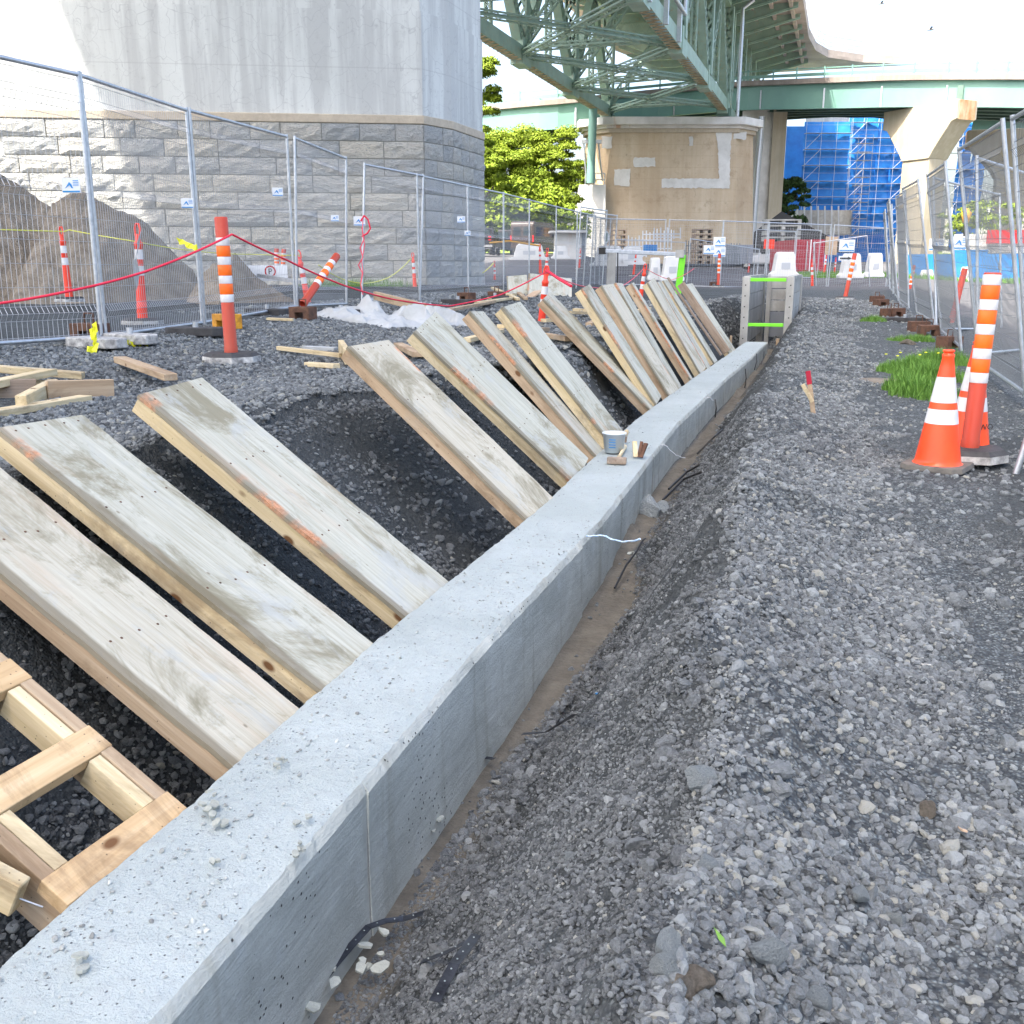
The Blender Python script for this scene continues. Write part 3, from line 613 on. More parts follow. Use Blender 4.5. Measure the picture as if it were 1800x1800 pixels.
# ---------------------------------------------------------------- formwork panels leaning from the bank to the wall
G='formwork panels leaning across the trench'
def panel(tl,e,wv,W,label,L=None,mi=0,rail='pine',depth=.066,end=True):
    tl=Vector(tl); e=-Vector(e).normalized(); wv=Vector(wv).normalized()   # e now runs downhill
    T=thing('leaning_formwork',label,'formwork panel',group=G); up=e.cross(wv); s=1
    # local x = width, local y = uphill
    y=-e; x=wv; z=x.cross(y)
    if z.z<0: x=-x; z=-z
    L=L or 1.3; o=tl-y*L
    if x.dot(wv)<0: o=o+wv*W
    frame(T,o,x,y)
    r=random.Random(label)
    mb=MB(); nu,nv=4,14
    # plywood with slightly ragged long edges
    ed=[[(-.004+.004*r.uniform(-1,1),W+.004*r.uniform(-1,1)) for _ in range(nv)]]
    Vt=[];
    for j in range(nv):
        a,b=ed[0][j]; Vt+= [(a,L*j/(nv-1),0),(b,L*j/(nv-1),0),(b,L*j/(nv-1),-.018),(a,L*j/(nv-1),-.018)]
    Fq=[]
    for j in range(nv-1):
        q=j*4; Fq+=[(q,q+1,q+5,q+4),(q+1,q+2,q+6,q+5),(q+2,q+3,q+7,q+6),(q+3,q,q+4,q+7)]
    Fq+=[(0,3,2,1),(nv*4-4,nv*4-3,nv*4-2,nv*4-1)]
    mb.add(Vt,Fq); mb.build('plywood_sheet',PLY[mi],T)
    d=depth
    for k,(xx) in enumerate((.019,W-.019)):
        mb=MB(); mb.box((xx,L/2,-.0205-d/2),(.038,L-.004,d)); mb.build('side_rail',M[rail],T,bevel=.002)
    if end:
        for yy in (.02,L-.021): mb=MB(); mb.box((W/2,yy,-.0205-d/2),(W-.08,.038,d)); mb.build('end_rail',M['tan'],T,bevel=.002)
        for yy in (L*.36,L*.68): mb=MB(); mb.box((W/2,yy,-.0205-d/2),(W-.08,.038,d)); mb.build('cross_brace',M['tan'],T)
    mb=MB()
    for yy in (L-.035,L*.68,L*.36):
        for xx in np.linspace(.05,W-.05,5): mb.lathe([(0,.0012),(.0045,.001),(.005,0)],6,(xx+r.uniform(-.02,.02),yy+r.uniform(-.01,.01),0))
    tag(mb.build('nail_heads',M['rust'],T),kind='stuff')
    return T
p1e=Vector((-.851,.053,.523)); b1=onX(408,1343,-1.535)
PN=[(tuple(b1+p1e.normalized()*1.55),tuple(p1e),(.04,.999,-.02),.375,1.55,1,'tan','formwork panel nearest the ladder frame, pale face and tan side rail'),
((-2.777,2.734,-.551),(-.851,.054,.522),(.051,.998,-.021),.4,1.47,0,'pine','second formwork panel from the front, orange worn edge and stained pine rail'),
((-2.67,3.365,-.505),(-.803,-.028,.595),(.009,.998,.058),.42,1.41,0,'pine','third formwork panel from the front, its top corner over a loose stud'),
((-2.644,5.151,-.445),(-.775,.101,.623),(.147,.989,.023),.42,1.43,1,'tan','fourth formwork panel from the front, alone beyond the wide gap'),
((-2.531,5.842,-.402),(-.69,-.211,.692),(-.039,.966,.257),.42,1.38,2,'pine','fifth panel from the front, twisted, with dark rot stains on its rail'),
((-2.584,6.999,-.325),(-.679,-.036,.733),(-.101,.994,-.044),.42,1.43,0,'tan','sixth panel from the front, its lower end behind the white bucket'),
((-2.464,7.392,-.309),(-.645,-.037,.763),(.026,.997,.07),.42,1.3,2,'pine','seventh panel from the front, with a broken strip along its pine rail'),
((-2.664,9.21,-.302),(-.686,-.164,.709),(-.107,.986,.126),.42,1.47,2,'tan','eighth panel from the front, leaning lower than the row behind it'),
((-2.371,9.531,-.212),(-.551,-.097,.829),(-.054,.995,.08),.42,1.29,0,'pine','ninth panel from the front, first of the steep tight row'),
((-2.405,10.509,-.203),(-.561,.028,.827),(.089,.996,.027),.42,1.34,1,'tan','tenth panel from the front, second of the steep tight row'),
((-2.372,11.062,-.183),(-.534,.012,.846),(-.026,.999,-.031),.42,1.34,0,'pine','eleventh panel from the front, with a ragged yellow rail'),
((-2.36,11.898,-.202),(-.546,-.064,.835),(-.059,.998,.038),.2,1.31,2,'tan','narrow white edged panel in the steep row behind the small gap'),
((-2.3,12.644,-.207),(-.516,-.106,.85),(.014,.991,.132),.42,1.29,1,'pine','thirteenth panel from the front, highest top in the far row'),
((-2.308,13.349,-.21),(-.528,-.044,.848),(-.037,.999,.029),.42,1.29,0,'pine','thin showing panel just behind the highest far panel'),
((-2.345,14.06,-.198),(-.557,-.017,.831),(-.018,1,.008),.42,1.3,2,'pine','panel with a bright yellow rail before the old plank'),
((-2.335,15.986,-.284),(-.586,.071,.808),(.156,.987,.027),.42,1.25,2,'pine','last panel, closest to the grey shoring box')]
for tl,e,wv,W,L,mi,ra,lb in PN: panel(tl,e,wv,W,lb,L+.045,mi,ra)
def board(a,b,w,h,label,m='pine',cat='lumber',name='board',up=(0,0,1),group=None):
    a=Vector(a);b=Vector(b);d=b-a;L=d.length; d.normalize(); x=d.cross(Vector(up))
    if x.length<1e-3: x=d.cross(Vector((1,0,0)))
    x.normalize(); o=link(name,None)
    mb=MB(); r=random.Random(label); mb.box((0,L/2,0),(w,L,h)); me=mb.mesh(name,M[m]); o2=bpy.data.objects.new(name,me); bpy.data.objects.remove(o); SC.collection.objects.link(o2); o2.name=name
    bv=o2.modifiers.new('bevel','BEVEL'); bv.width=min(.003,h*.1); bv.segments=1
    frame(o2,a,x,d); return tag(o2,label,cat,group)
board((-2.42,14.9,-.17),onX(1268,624,-1.6),.14,.025,'old grey brown plank standing in the far panel row','old')
board((-2.35,15.7,-.27),onX(1278,619,-1.6),.04,.12,'thin bluish weathered plank beside the last panel','old')
# ladder like frame at the lower left
def ladder_frame():
    A=onX(322,1417,-1.535); B=onX(128,1597,-1.535); e=Vector((-.86,.06,.505)).normalized(); wv=(A-B); wv-=e*wv.dot(e); W=wv.length; wv.normalize()
    T=thing('ladder_frame','open lumber frame with cross pieces like a ladder, at the lower left beside the wall','frame'); L=1.5
    frame(T,B,wv,e); r=.038
    for xx,nm in ((r/2,'side_rail'),(W-r/2,'side_rail')):
        mb=MB(); mb.box((xx,L/2,-.07),(r,L,.14)); mb.build(nm,M['tan'],T,bevel=.002)
    for xx in (r*1.5+.004,W-r*1.5-.004):
        for q in range(5):
            ya=[.055,.34,.64,.94,1.24,1.54]; a_,b_=ya[q]+.046,min(ya[q+1]-.046,1.5); mb=MB(); mb.box((xx,(a_+b_)/2,-.047),(r,b_-a_,.088)); mb.build('inner_stud',M['pine'],T,bevel=.002)
    for i,ya in enumerate((.055,.34,.64,.94,1.24)):
        mb=MB(); mb.box((W/2,ya,-.0185),(W+.006,.088,.042)); mb.build('cross_piece',M['pine_x'],T,bevel=.003)
    mb=MB(); mb.box((W-.06,-.02,-.06),(.09,.06,.038)); mb.build('end_block',M['tan'],T)
ladder_frame()
q=onX(48,1580,-1.62); board(q+Vector((-.75,-.12,.36)),q+Vector((-.02,0,.0)),.04,.09,'timber end with a nail sticking out at the lower left corner','pine')
mb=MB(); mb.tube([q+Vector((-.05,-.01,.01)),q+Vector((.02,.02,-.03))],.0022,6); tag(mb.build('nail',M['galv']),'bent steel nail sticking out of the timber end at the lower left','nail')
board(q+Vector((-.6,-.16,.30)),q+Vector((-.12,-.04,.05)),.04,.09,'second timber tight below the nailed timber at the lower left corner','tan')
# ---------------------------------------------------------------- big bridge pier on the left
def stone_mesh(seed):
    r=np.random.default_rng(seed); nu,nv=7,5; mb=MB(); P=[]; ph=r.uniform(0,50)
    for i in range(nu):
        row=[]
        for j in range(nv):
            u=i/(nu-1)-.5; v=j/(nv-1)-.5; e=(i in (0,nu-1)) or (j in (0,nv-1)); nz=float(fbm(np.array([ph+u*3.2]),np.array([ph+v*2.2]),seed,3)[0])
            y=-(.012+.012*r.uniform(0,1)) if e else -(.045+.10*nz+.018*r.uniform(-1,1))
            row.append((u*(.985 if not e else .995)+(0 if e else r.uniform(-.03,.03)),y,v*(.93 if not e else .985)+(0 if e else r.uniform(-.05,.05))))
        P.append(row)
    mb.grid(P,False)
    bd=[P[i][0] for i in range(nu)]+[P[nu-1][j] for j in range(1,nv)]+[P[i][nv-1] for i in range(nu-2,-1,-1)]+[P[0][j] for j in range(nv-2,0,-1)]
    n=len(bd); mb.add(bd+[(x,.12,z) for x,y,z in bd],[(i,n+i,n+(i+1)%n,(i+1)%n) for i in range(n)])
    return mb.mesh('stone_block',M['lime'])
def left_pier():
    C1=onz(744,203,4.9); C2=onz(795,213,4.9); C3=onz(850,233,4.9); a=math.radians(83.5); dF=Vector(Rt*math.sin(a)+Hd*math.cos(a)); A=C1-dF*17
    C4=C3+(H_*3.2-R_*.9); C5=C4+(H_*1.5-R_*4)
    back=[C5,A+H_*7+R_*2]
    T=thing('bridge_pier','massive bridge pier of rock faced limestone blocks with tall pale concrete above, on the left','bridge pier',(C1.x-3,C1.y+2,-.8))
    line=[A,C1,C2,C3,C4]; z0,z1=-.95,4.62
    def inset(pts,k):
        c=sum((Vector(p) for p in pts),Vector())/len(pts); out=[]
        n=len(pts)
        for i,p in enumerate(pts):
            d1=(Vector(pts[i])-Vector(pts[i-1])); d2=(Vector(pts[(i+1)%n])-Vector(pts[i])); d1.z=d2.z=0; d1.normalize(); d2.normalize()
            n1=Vector((d1.y,-d1.x,0)); n2=Vector((d2.y,-d2.x,0)); b=(n1+n2); b.normalize(); m=k/max(.4,b.dot(n1)); q=Vector(p)+b*m; out.append((q.x,q.y))
        return out
    poly=[(p.x,p.y) for p in line+back]; P3=line+back
    mb=MB(); mb.prism(inset(P3,-.04),z0-.3,z1,None); mb.build('mortar_core',M['mortar'],T,world=True)
    mb=MB(); mb.prism(inset(P3,.05),z1,4.90); mb.build('ledge',M['beige'],T,world=True,bevel=.03)
    mb=MB(); mb.prism(inset(P3,-.03),4.90,8.12); mb.build('lower_shaft',M['pierc'],T,world=True)
    mb=MB(); mb.prism(inset(P3,-.09),8.12,13.4); mb.build('upper_shaft',M['pierc'],T,world=True)
    mb=MB(); mb.prism(inset(P3,.35),13.4,14.2); mb.build('pier_cap',M['cap'],T,world=True)
    var=[stone_mesh(i) for i in range(9)]; NC=10; h=(z1-z0)/NC; r=random.Random(5)
    for si in range(4):
        p,q=line[si],line[si+1]; d=(q-p); d.z=0; L=d.length; d.normalize(); yaw=math.atan2(d.y,d.x)
        for c in range(NC):
            x=0 if si else L-13.6-r.uniform(0,.8)
            if si==0: x=max(x,0)
            while x<L-.02:
                l=r.uniform(.85,2.) if si==0 else r.uniform(.7,1.1)
                if L-x-l<.55: l=L-x
                o=link('stone_block',var[r.randrange(9)],T); ctr=p+d*(x+l/2)
                o.location=Vector((ctr.x,ctr.y,z0+h*(c+.5)))-T.location; o.rotation_euler=(0,0,yaw); o.scale=(l-.022,.8+.7*r.random(),(h-.02)*(1 if r.random()<.5 else 1)); x+=l
left_pier()
# ---------------------------------------------------------------- steel truss bridge overhead
def lopen(mb,a,b,w,h,up,sp=.5,bar=.06,ang=.11):
    a=Vector(a);b=Vector(b);d=(b-a);L=d.length;d.normalize();up=Vector(up);x=d.cross(up)
    if x.length<1e-3: x=d.cross(Vector((1,0,0)))
    x.normalize(); z=x.cross(d); n=max(2,int(L/sp)); st=L/n
    for s in (-1,1):
        for q in (-1,1): mb.beam(a+x*s*w/2+z*q*h/2,b+x*s*w/2+z*q*h/2,ang,ang,z)
    for i in range(n):
        p=a+d*i*st; r=a+d*(i+1)*st
        for s in (-1,1):
            for q in (-1,1): mb.beam(p+x*s*w/2+z*q*(h/2+.03),r-x*s*w/2+z*q*(h/2+.03),bar,.02,z)
            if h>.3:
                for q in (-1,1): mb.beam(p+z*s*h/2+x*q*(w/2+.03),r-z*s*h/2+x*q*(w/2+.03),.02,bar,z)
def laced(mb,a,b,w,h,up,t=.04,sp=None,faces=2,bar=.09):
    a=Vector(a);b=Vector(b);d=(b-a);L=d.length;d.normalize();up=Vector(up);x=d.cross(up)
    if x.length<1e-3: x=d.cross(Vector((1,0,0)))
    x.normalize(); z=x.cross(d)
    for s in (-1,1): mb.beam(a+x*s*w/2,b+x*s*w/2,t,h,z)
    for s in (-1,1):
        for q in (-1,1): mb.beam(a+x*(s*(w/2-.06))+z*q*h/2,b+x*(s*(w/2-.06))+z*q*h/2,.12,t,z)
    sp=sp or w; n=max(1,int(L/sp)); st=L/n
    for q in ((-1,1) if faces==2 else (-1,)):
        for i in range(n):
            for s in (-1,1): mb.beam(a+d*(i*st)+x*s*w/2*.85+z*q*(h/2+.01),a+d*((i+1)*st)-x*s*w/2*.85+z*q*(h/2+.01),bar,.02,z)
def truss():
    T=thing('truss_bridge','pale green riveted steel truss bridge with laced members carrying a road deck high overhead','bridge',(-18.6,70,15))
    Xs=(-24.75,-12.7); Zb,Zt=15.7,25.2; nodes=[48.5,63.7,78.9,94.1,109.3]; 
    def add(name,fn,m='green'):
        mb=MB(); fn(mb); return mb.build(name,M[m],T,world=True)
    for X in Xs:
        for i in range(4): (add('bottom_chord',lambda mb:[mb.beam((X+q*.42,nodes[i],Zb),(X+q*.42,nodes[i+1],Zb),.06,1.0) for q in (-1,1)]),add('chord_lacing',lambda mb:[mb.beam((X-.42*(-1)**k,nodes[i]+k*.45,Zb-.52),(X+.42*(-1)**k,nodes[i]+(k+1)*.45,Zb-.52),.13,.05) for k in range(int((nodes[i+1]-nodes[i])/.45))],'rusttan'))
        for i in range(4): add('top_chord',lambda mb:mb.beam((X,nodes[i],Zt),(X,nodes[i+1],Zt),.6,.7))
        for i,Y in enumerate(nodes): add('vertical',lambda mb:laced(mb,(X,Y,Zb+.4),(X,Y,Zt-.3),1.15,.8,(0,1,0),sp=1.4,bar=.2))
        for i in range(4):
            ym=(nodes[i]+nodes[i+1])/2
            add('diagonal',lambda mb:laced(mb,(X,nodes[i],Zb+.3),(X,ym,Zt-.3),.95,.7,(1,0,0),sp=1.2,bar=.18))
            add('diagonal',lambda mb:laced(mb,(X,nodes[i+1],Zb+.3),(X,ym,Zt-.3),.95,.7,(1,0,0),sp=1.2,bar=.18))
            add('sub_vertical',lambda mb:lopen(mb,(X,ym,Zb+.3),(X,ym,Zt-.3),.4,.4,(0,1,0),sp=0.6))
            add('sub_diagonal',lambda mb:lopen(mb,(X,nodes[i],(Zb+Zt)/2),(X,(nodes[i]+ym)/2,Zb+2.4),.35,.35,(1,0,0),sp=0.6))
        for Y in nodes: add('gusset_plate',lambda mb:mb.box((X,Y,Zb+.15),(1.02,2.2,1.9)))
    for i,Y in enumerate(nodes):
        add('sway_brace',lambda mb:lopen(mb,(Xs[0],Y,Zb+.5),(Xs[1],Y,Zb+.5),.25,1.1,(0,1,0),sp=1.1,bar=.09))
        xm=sum(Xs)/2
        add('sway_diagonal',lambda mb:lopen(mb,(Xs[0],Y,Zb+.5),(xm,Y,Zt-1.6),.65,.3,(0,1,0),sp=.8,bar=.08))
        add('sway_diagonal',lambda mb:lopen(mb,(Xs[1],Y,Zb+.5),(xm,Y,Zt-1.6),.65,.3,(0,1,0),sp=.8,bar=.08))
        add('cross_strut',lambda mb:lopen(mb,(Xs[0],Y,Zt-1.6),(Xs[1],Y,Zt-1.6),.5,1.2,(0,0,1),sp=0.75))
    for i in range(4):
        a,b=nodes[i],nodes[i+1]; m=(a+b)/2; xm=sum(Xs)/2
        for p,q in (((Xs[0],a),(xm,m)),((Xs[1],a),(xm,m)),((Xs[0],b),(xm,m)),((Xs[1],b),(xm,m))):
            add('lateral_brace',lambda mb:lopen(mb,(p[0],p[1],Zb),(q[0],q[1],Zb),.7,.3,(0,0,1),sp=.8,bar=.08))
    # next span beyond the second pier (parts of it show past the right truss)
    n2=[113.,126,139,152]
    for X in (-12.7,):
        for i in range(3):
            add('bottom_chord',lambda mb:laced(mb,(X,n2[i],Zb),(X,n2[i+1],Zb),.75,.8,(0,0,1),sp=.9))
            add('diagonal',lambda mb:laced(mb,(X,n2[i],Zb+.3),(X,(n2[i]+n2[i+1])/2,Zt),.6,.55,(1,0,0),sp=.8))
            add('diagonal',lambda mb:laced(mb,(X,n2[i+1],Zb+.3),(X,(n2[i]+n2[i+1])/2,Zt),.6,.55,(1,0,0),sp=.8))
        for Y in n2: add('vertical',lambda mb:laced(mb,(X,Y,Zb+.3),(X,Y,Zt),.7,.6,(0,1,0),sp=.8))
    # deck ribbon
    path=[(-60,-30.05,-6.),(60,-30.05,-6.),(110,-30.05,-6.),(136,-30.05,-6.),(144,-28,-5.4),(149,-27,-4.),(154,-24,.5),(158,-18,8)]
    def ribbon(mb,z0,z1,fa,fb):
        L=[(fa(a,b),y) for y,a,b in path]; R=[(fb(a,b),y) for y,a,b in path]; V=[(x,y,z0) for x,y in L]+[(x,y,z0) for x,y in R]+[(x,y,z1) for x,y in L]+[(x,y,z1) for x,y in R]; n=len(L)
        for i in range(n-1): mb.f+=[tuple(k+len(mb.v) for k in f) for f in ((i,n+i,n+i+1,i+1),(2*n+i,2*n+i+1,3*n+i+1,3*n+i),(i,i+1,2*n+i+1,2*n+i),(n+i,3*n+i,3*n+i+1,n+i+1))]; mb.sm+=[False]*4
        mb.v+=V
    add('deck_slab',lambda mb:ribbon(mb,26.9,27.25,lambda a,b:a,lambda a,b:b),'deck')
    add('deck_curb',lambda mb:ribbon(mb,27.25,27.9,lambda a,b:b-.35,lambda a,b:b),'deck')
    add('deck_curb',lambda mb:ribbon(mb,27.25,27.9,lambda a,b:a,lambda a,b:a+.35),'deck')
    for Y in list(np.arange(48.5,112,7.6))+list(np.arange(113,154,5.2)):
        def fb(mb):
            prof=[(-29,26.7),(-24.7,25.),(-12.7,25.),(-6.5,26.4),(-6.5,26.9),(-29,26.9)]
            mb.extr(prof,(0,Y-.12,0),(0,Y+.12,0),(1,0,0),(0,0,1)); mb.box((-9.5,Y,25.9),(6,.5,.06),Euler((0,math.radians(-12.5),0)).to_matrix())
        add('floor_beam',fb)
    for X in (-7.2,-9.2,-11.2,-15,-18.7,-22.5,-26.5): add('stringer',lambda mb:mb.box((X,100,26.65),(.35,104,.5)),'deck')
    mb=MB()
    for i,(y,a,b) in enumerate(path[1:-1]):
        y2,_,b2=path[i+2]; n=max(2,int((y2-y)/2.2))
        for k in range(n):
            t=k/n; mb.beam((b+(b2-b)*t-.2,y+(y2-y)*t,27.9),(b+(b2-b)*t-.2,y+(y2-y)*t,29.6),.1,.1)
        for zz in (28.3,28.8,29.5): mb.beam((b-.2,y,zz),(b2-.2,y2,zz),.07,.07)
    tag(mb.build('deck_railing',M['galv'],T,world=True),kind='stuff')
    # walkway tube rail and drain pipes on the right truss
    add('walkway_rail',lambda mb:(mb.tube([(-11.9,60,17.2),(-11.9,76.5,17.2)],.16,8),mb.tube([(-11.9,76.5,17.2),(-11.9,76.8,22)],.13,8),[mb.box((-12.1,y,16.4),(.3,.35,2.4)) for y in (64,70,75.5)]),'galv')
    # small drain pipes
    add('drain_pipe',lambda mb:mb.tube([at(1296,205,106),at(1305,40,106),at(1306,15,106),at(1325,0,106)],.18,8),'galv')
    add('bearing',lambda mb:[mb.box((X,109.3,15.05),(1.3,1.3,.7)) for X in Xs][0:0] or mb.box((Xs[0],109.3,15.05),(1.3,1.3,.6),taper=.6),'greend')
    add('bearing',lambda mb:mb.box((Xs[1],109.3,15.05),(1.3,1.3,.6),taper=.6),'greend')
truss()
# ---------------------------------------------------------------- second bridge pier
def second_pier():
    D=108.; k=D/math.hypot(F_,433)*1.0
    def s(x): return (x-900)*D/ (at(1000,467,1.).dot(R_) and (100/at(1000,467,1.).dot(R_)))
    T=thing('bridge_pier','far bridge pier of brown stained concrete with pale repair patches under a white cap','bridge pier',loc(s(1180),D+3,.9))
    def plan(x0,x1,ch,d0,d1,bk=6.5): # chamfered plan from pixel columns, at lateral scale of D
        a,b=s(x0),s(x1); return [loc(p,q) for p,q in ((a,D+ch+d0),(a+ch,D+d0),(b-ch,D+d0),(b,D+ch+d0),(b,D+bk-ch+d1),(b-ch,D+bk+d1),(a+ch,D+bk+d1),(a,D+bk-ch+d1))]
    zc=lambda y:at(1180,y,D).z
    def slab(name,x0,x1,ch,z0,z1,m,d0=0.,top=None,par=T,bev=0):
        mb=MB(); p=[(v.x,v.y) for v in plan(x0,x1,ch,d0,-d0)]; t=None
        if top: t=[(v.x,v.y) for v in plan(top[0],top[1],ch,top[2],-top[2])]
        mb.prism(p,z0,z1,t); return mb.build(name,M[m],par,world=True,bevel=bev)
    slab('pier_body',1009,1330,2.3,.2,zc(233),'brown',-.5,(1032,1320,0))
    slab('neck_band',1026,1324,2.3,zc(233),zc(226),'beige',-.15); slab('cap_moulding',1022,1327,2.3,zc(226),zc(221),'cap',-.4)
    slab('cap_slab',1014,1334,2.4,zc(221),zc(207),'cap',-.9,bev=.08)
    # sunlit end buttress
    mb=MB(); a,b=s(1002),s(1060); q=[loc(a-.4,D-1.4),loc(b,D-1.4),loc(b,D+3),loc(a-.4,D+3)]; t=[loc(a+.8,D-1.2),loc(b,D-1.2),loc(b,D+3),loc(a+.8,D+3)]
    mb.prism([(v.x,v.y) for v in q],.2,zc(326),[(v.x,v.y) for v in t]); mb.build('end_buttress',M['cap'],T,world=True)
    mb=MB(); zz=zc(326); pts=[loc(s(1025),D-1.1,zz),loc(s(1058),D-1.1,zz),loc(s(1058),D+1,zz)]
    for i in range(2):
        for h in (.5,1.1): mb.tube([pts[i]+Z_*h,pts[i+1]+Z_*h],.05,5)
    for p in pts+[(pts[0]+pts[1])/2]: mb.tube([p,p+Z_*1.1],.05,5)
    mb.build('platform_railing',M['galv'],T,world=True)
    mb=MB(); mb.tube([at(1038,322,D-2),at(1043,180,D-2)],.42,10); mb.build('down_pipe',M['green2'],T,world=True)
    mb=MB(); mb.box(at(1040,249,D-2),(2.,.3,.35),Matrix((R_,H_,Z_)).transposed()); mb.beam(at(1026,252,D-2),at(1031,318,D-1.4),.12,.12); mb.beam(at(1052,252,D-2),at(1059,318,D-1.4),.12,.12); mb.build('pipe_bracket',M['galv'],T,world=True)
    # repair patches: raised mortar areas on the front face, ragged outline
    def patch(pts,seed):
        mb=MB(); r=random.Random(seed); P=[]
        for i in range(len(pts)):
            (x0,y0),(x1,y1)=pts[i],pts[(i+1)%len(pts)]; n=max(2,int(math.hypot(x1-x0,y1-y0)/4))
            for j in range(n): P.append((x0+(x1-x0)*j/n+r.uniform(-1,1),y0+(y1-y0)*j/n+r.uniform(-1,1)))
        # body face leans: front depth from D-.5 (low) to D (high)
        def fp(x,y,o): z=at(x,y,D).z; tt=(z-.2)/(zc(233)-.2); return at(x,y,D-.5*(1-tt)-o)
        V=[fp(x,y,.05) for x,y in P]+[fp(x,y,-.05) for x,y in P]; n=len(P)
        mb.add(V,[tuple(range(n))]+[(i,(i+1)%n,n+(i+1)%n,n+i) for i in range(n)]); mb.build('repair_patch',M['patch'],T,world=True)
    patch([(1164,314),(1264,314),(1262,262),(1258,232),(1287,232),(1284,262),(1283,331),(1162,330)],1); patch([(1113,277),(1152,277),(1152,293),(1113,293)],2); patch([(1080,298),(1108,297),(1106,327),(1079,326)],3); patch([(1058,240),(1076,240),(1075,261),(1058,261)],4); patch([(1290,234),(1312,232),(1312,246),(1290,244)],5)
    patch([(1210,240),(1219,240),(1218,256),(1212,256)],6)
    # concrete pillar behind the right end
    T2=thing('bridge_pier','tall grey concrete pillar with a drain pipe just right of the white capped pier','bridge pier',loc(s(1350)*1.08,D+12,1.))
    D2=118.; mb=MB(); 
    def q2(x,t): 
        a=at(x,300,D2+t); return (a.x,a.y)
    mb.prism([q2(1300,0),q2(1362,0),q2(1362,9),q2(1300,9)],.2,17.6); mb.build('pillar_shaft',M['patch'],T2,world=True)
    mb=MB(); mb.prism([q2(1354,-.8),q2(1378,-.2),q2(1378,9),q2(1356,9)],.2,17.6); mb.build('pillar_corner',M['cream'],T2,world=True)
    mb=MB(); mb.tube([at(1322,430,D2-1.5),at(1331,300,D2-1.5),at(1340,205,D2-1.5)],.35,8); mb.build('drain_pipe',M['galv'],T2,world=True)
second_pier()
# ---------------------------------------------------------------- curved ramp
def ramp():
    ctl=[(560,236,128),(760,205,121),(856,186,116),(1013,171,111.5),(1160,156,119),(1291,144,118),(1400,138.5,112),(1480,135,108),(1570,131.5,105),(1667,130,103),(1800,129.5,100),(1960,131,98)]
    # smooth the centre line
    P=[at(*c) for c in ctl]; Q=[]
    for i in range(len(P)-1):
        p0,p1,p2,p3=P[max(i-1,0)],P[i],P[i+1],P[min(i+2,len(P)-1)]
        for t in np.arange(0,1,.2): Q.append(.5*((2*p1)+(p2-p0)*t+(2*p0-5*p1+4*p2-p3)*t*t+(3*p1-p0-3*p2+p3)*t**3))
    Q.append(P[-1]); T=thing('curved_ramp','curved road ramp with pale green steel girders and concrete parapet crossing behind the truss','bridge',(Q[30].x,Q[30].y,0))
    nrm=[]
    for i in range(len(Q)):
        d=Q[min(i+1,len(Q)-1)]-Q[max(i-1,0)]; d.z=0; d.normalize(); nrm.append(Vector((-d.y,d.x,0)))   # away from camera
    def strip(mb,o0,o1,z0,z1):
        A=[[q+n*o0+Z_*z0,q+n*o1+Z_*z0,q+n*o1+Z_*z1,q+n*o0+Z_*z1,q+n*o0+Z_*z0] for q,n in zip(Q,nrm)]; mb.grid(A,False)
    def add(name,fn,m): mb=MB(); fn(mb); return mb.build(name,M[m],T,world=True)
    add('parapet',lambda mb:strip(mb,-.15,.2,-.52,0),'parapet'); add('parapet',lambda mb:strip(mb,10.2,10.5,-.72,0),'parapet')
    add('deck_slab',lambda mb:strip(mb,.2,10.2,-.58,-.45),'deck')
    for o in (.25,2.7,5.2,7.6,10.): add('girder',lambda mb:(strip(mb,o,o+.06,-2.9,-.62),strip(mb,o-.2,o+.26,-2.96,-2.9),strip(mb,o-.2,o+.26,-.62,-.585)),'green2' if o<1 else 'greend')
    for i in range(3,len(Q)-1,2):
        def f(mb):
            q,n=Q[i],nrm[i]; mb.beam(q+n*.3-Z_*2.4,q+n*10-Z_*2.4,.2,.5)
        add('cross_frame',f,'greend')
        if i%6==3: add('stiffener',lambda mb:mb.beam(Q[i]+nrm[i]*.18-Z_*.98,Q[i]+nrm[i]*.18-Z_*2.9,.16,.12,(0,1,0)),'galv')
    j=46; add('girder_joint',lambda mb:mb.box(Q[j]+nrm[j]*.15-Z_*1.95,(.5,.4,1.9)),'greend')
    mb=MB()
    for i in range(0,len(Q)-1):
        d=Q[i+1]-Q[i]; n=max(1,int(d.length/1.9)) 
        for h in (.35,.95): mb.beam(Q[i]+nrm[i]*.05+Z_*h,Q[i+1]+nrm[i+1]*.05+Z_*h,.07 if h>.5 else .12,.1 if h>.5 else .3)
        for h in (.35,.95): mb.beam(Q[i]+nrm[i]*10.3+Z_*h,Q[i+1]+nrm[i+1]*10.3+Z_*h,.07,.1)
    tag(mb.build('guard_rail',M['green2'],T,world=True),kind='stuff')
    acc=0
    for i in range(len(Q)-1):
        acc+=(Q[i+1]-Q[i]).length
        if acc>2.6: acc=0; add('rail_post',lambda mb:mb.beam(Q[i]+nrm[i]*.0,Q[i]+nrm[i]*.0+Z_*1.1,.14,.14),'green2')
    return Q,nrm
RQ,RN=ramp()
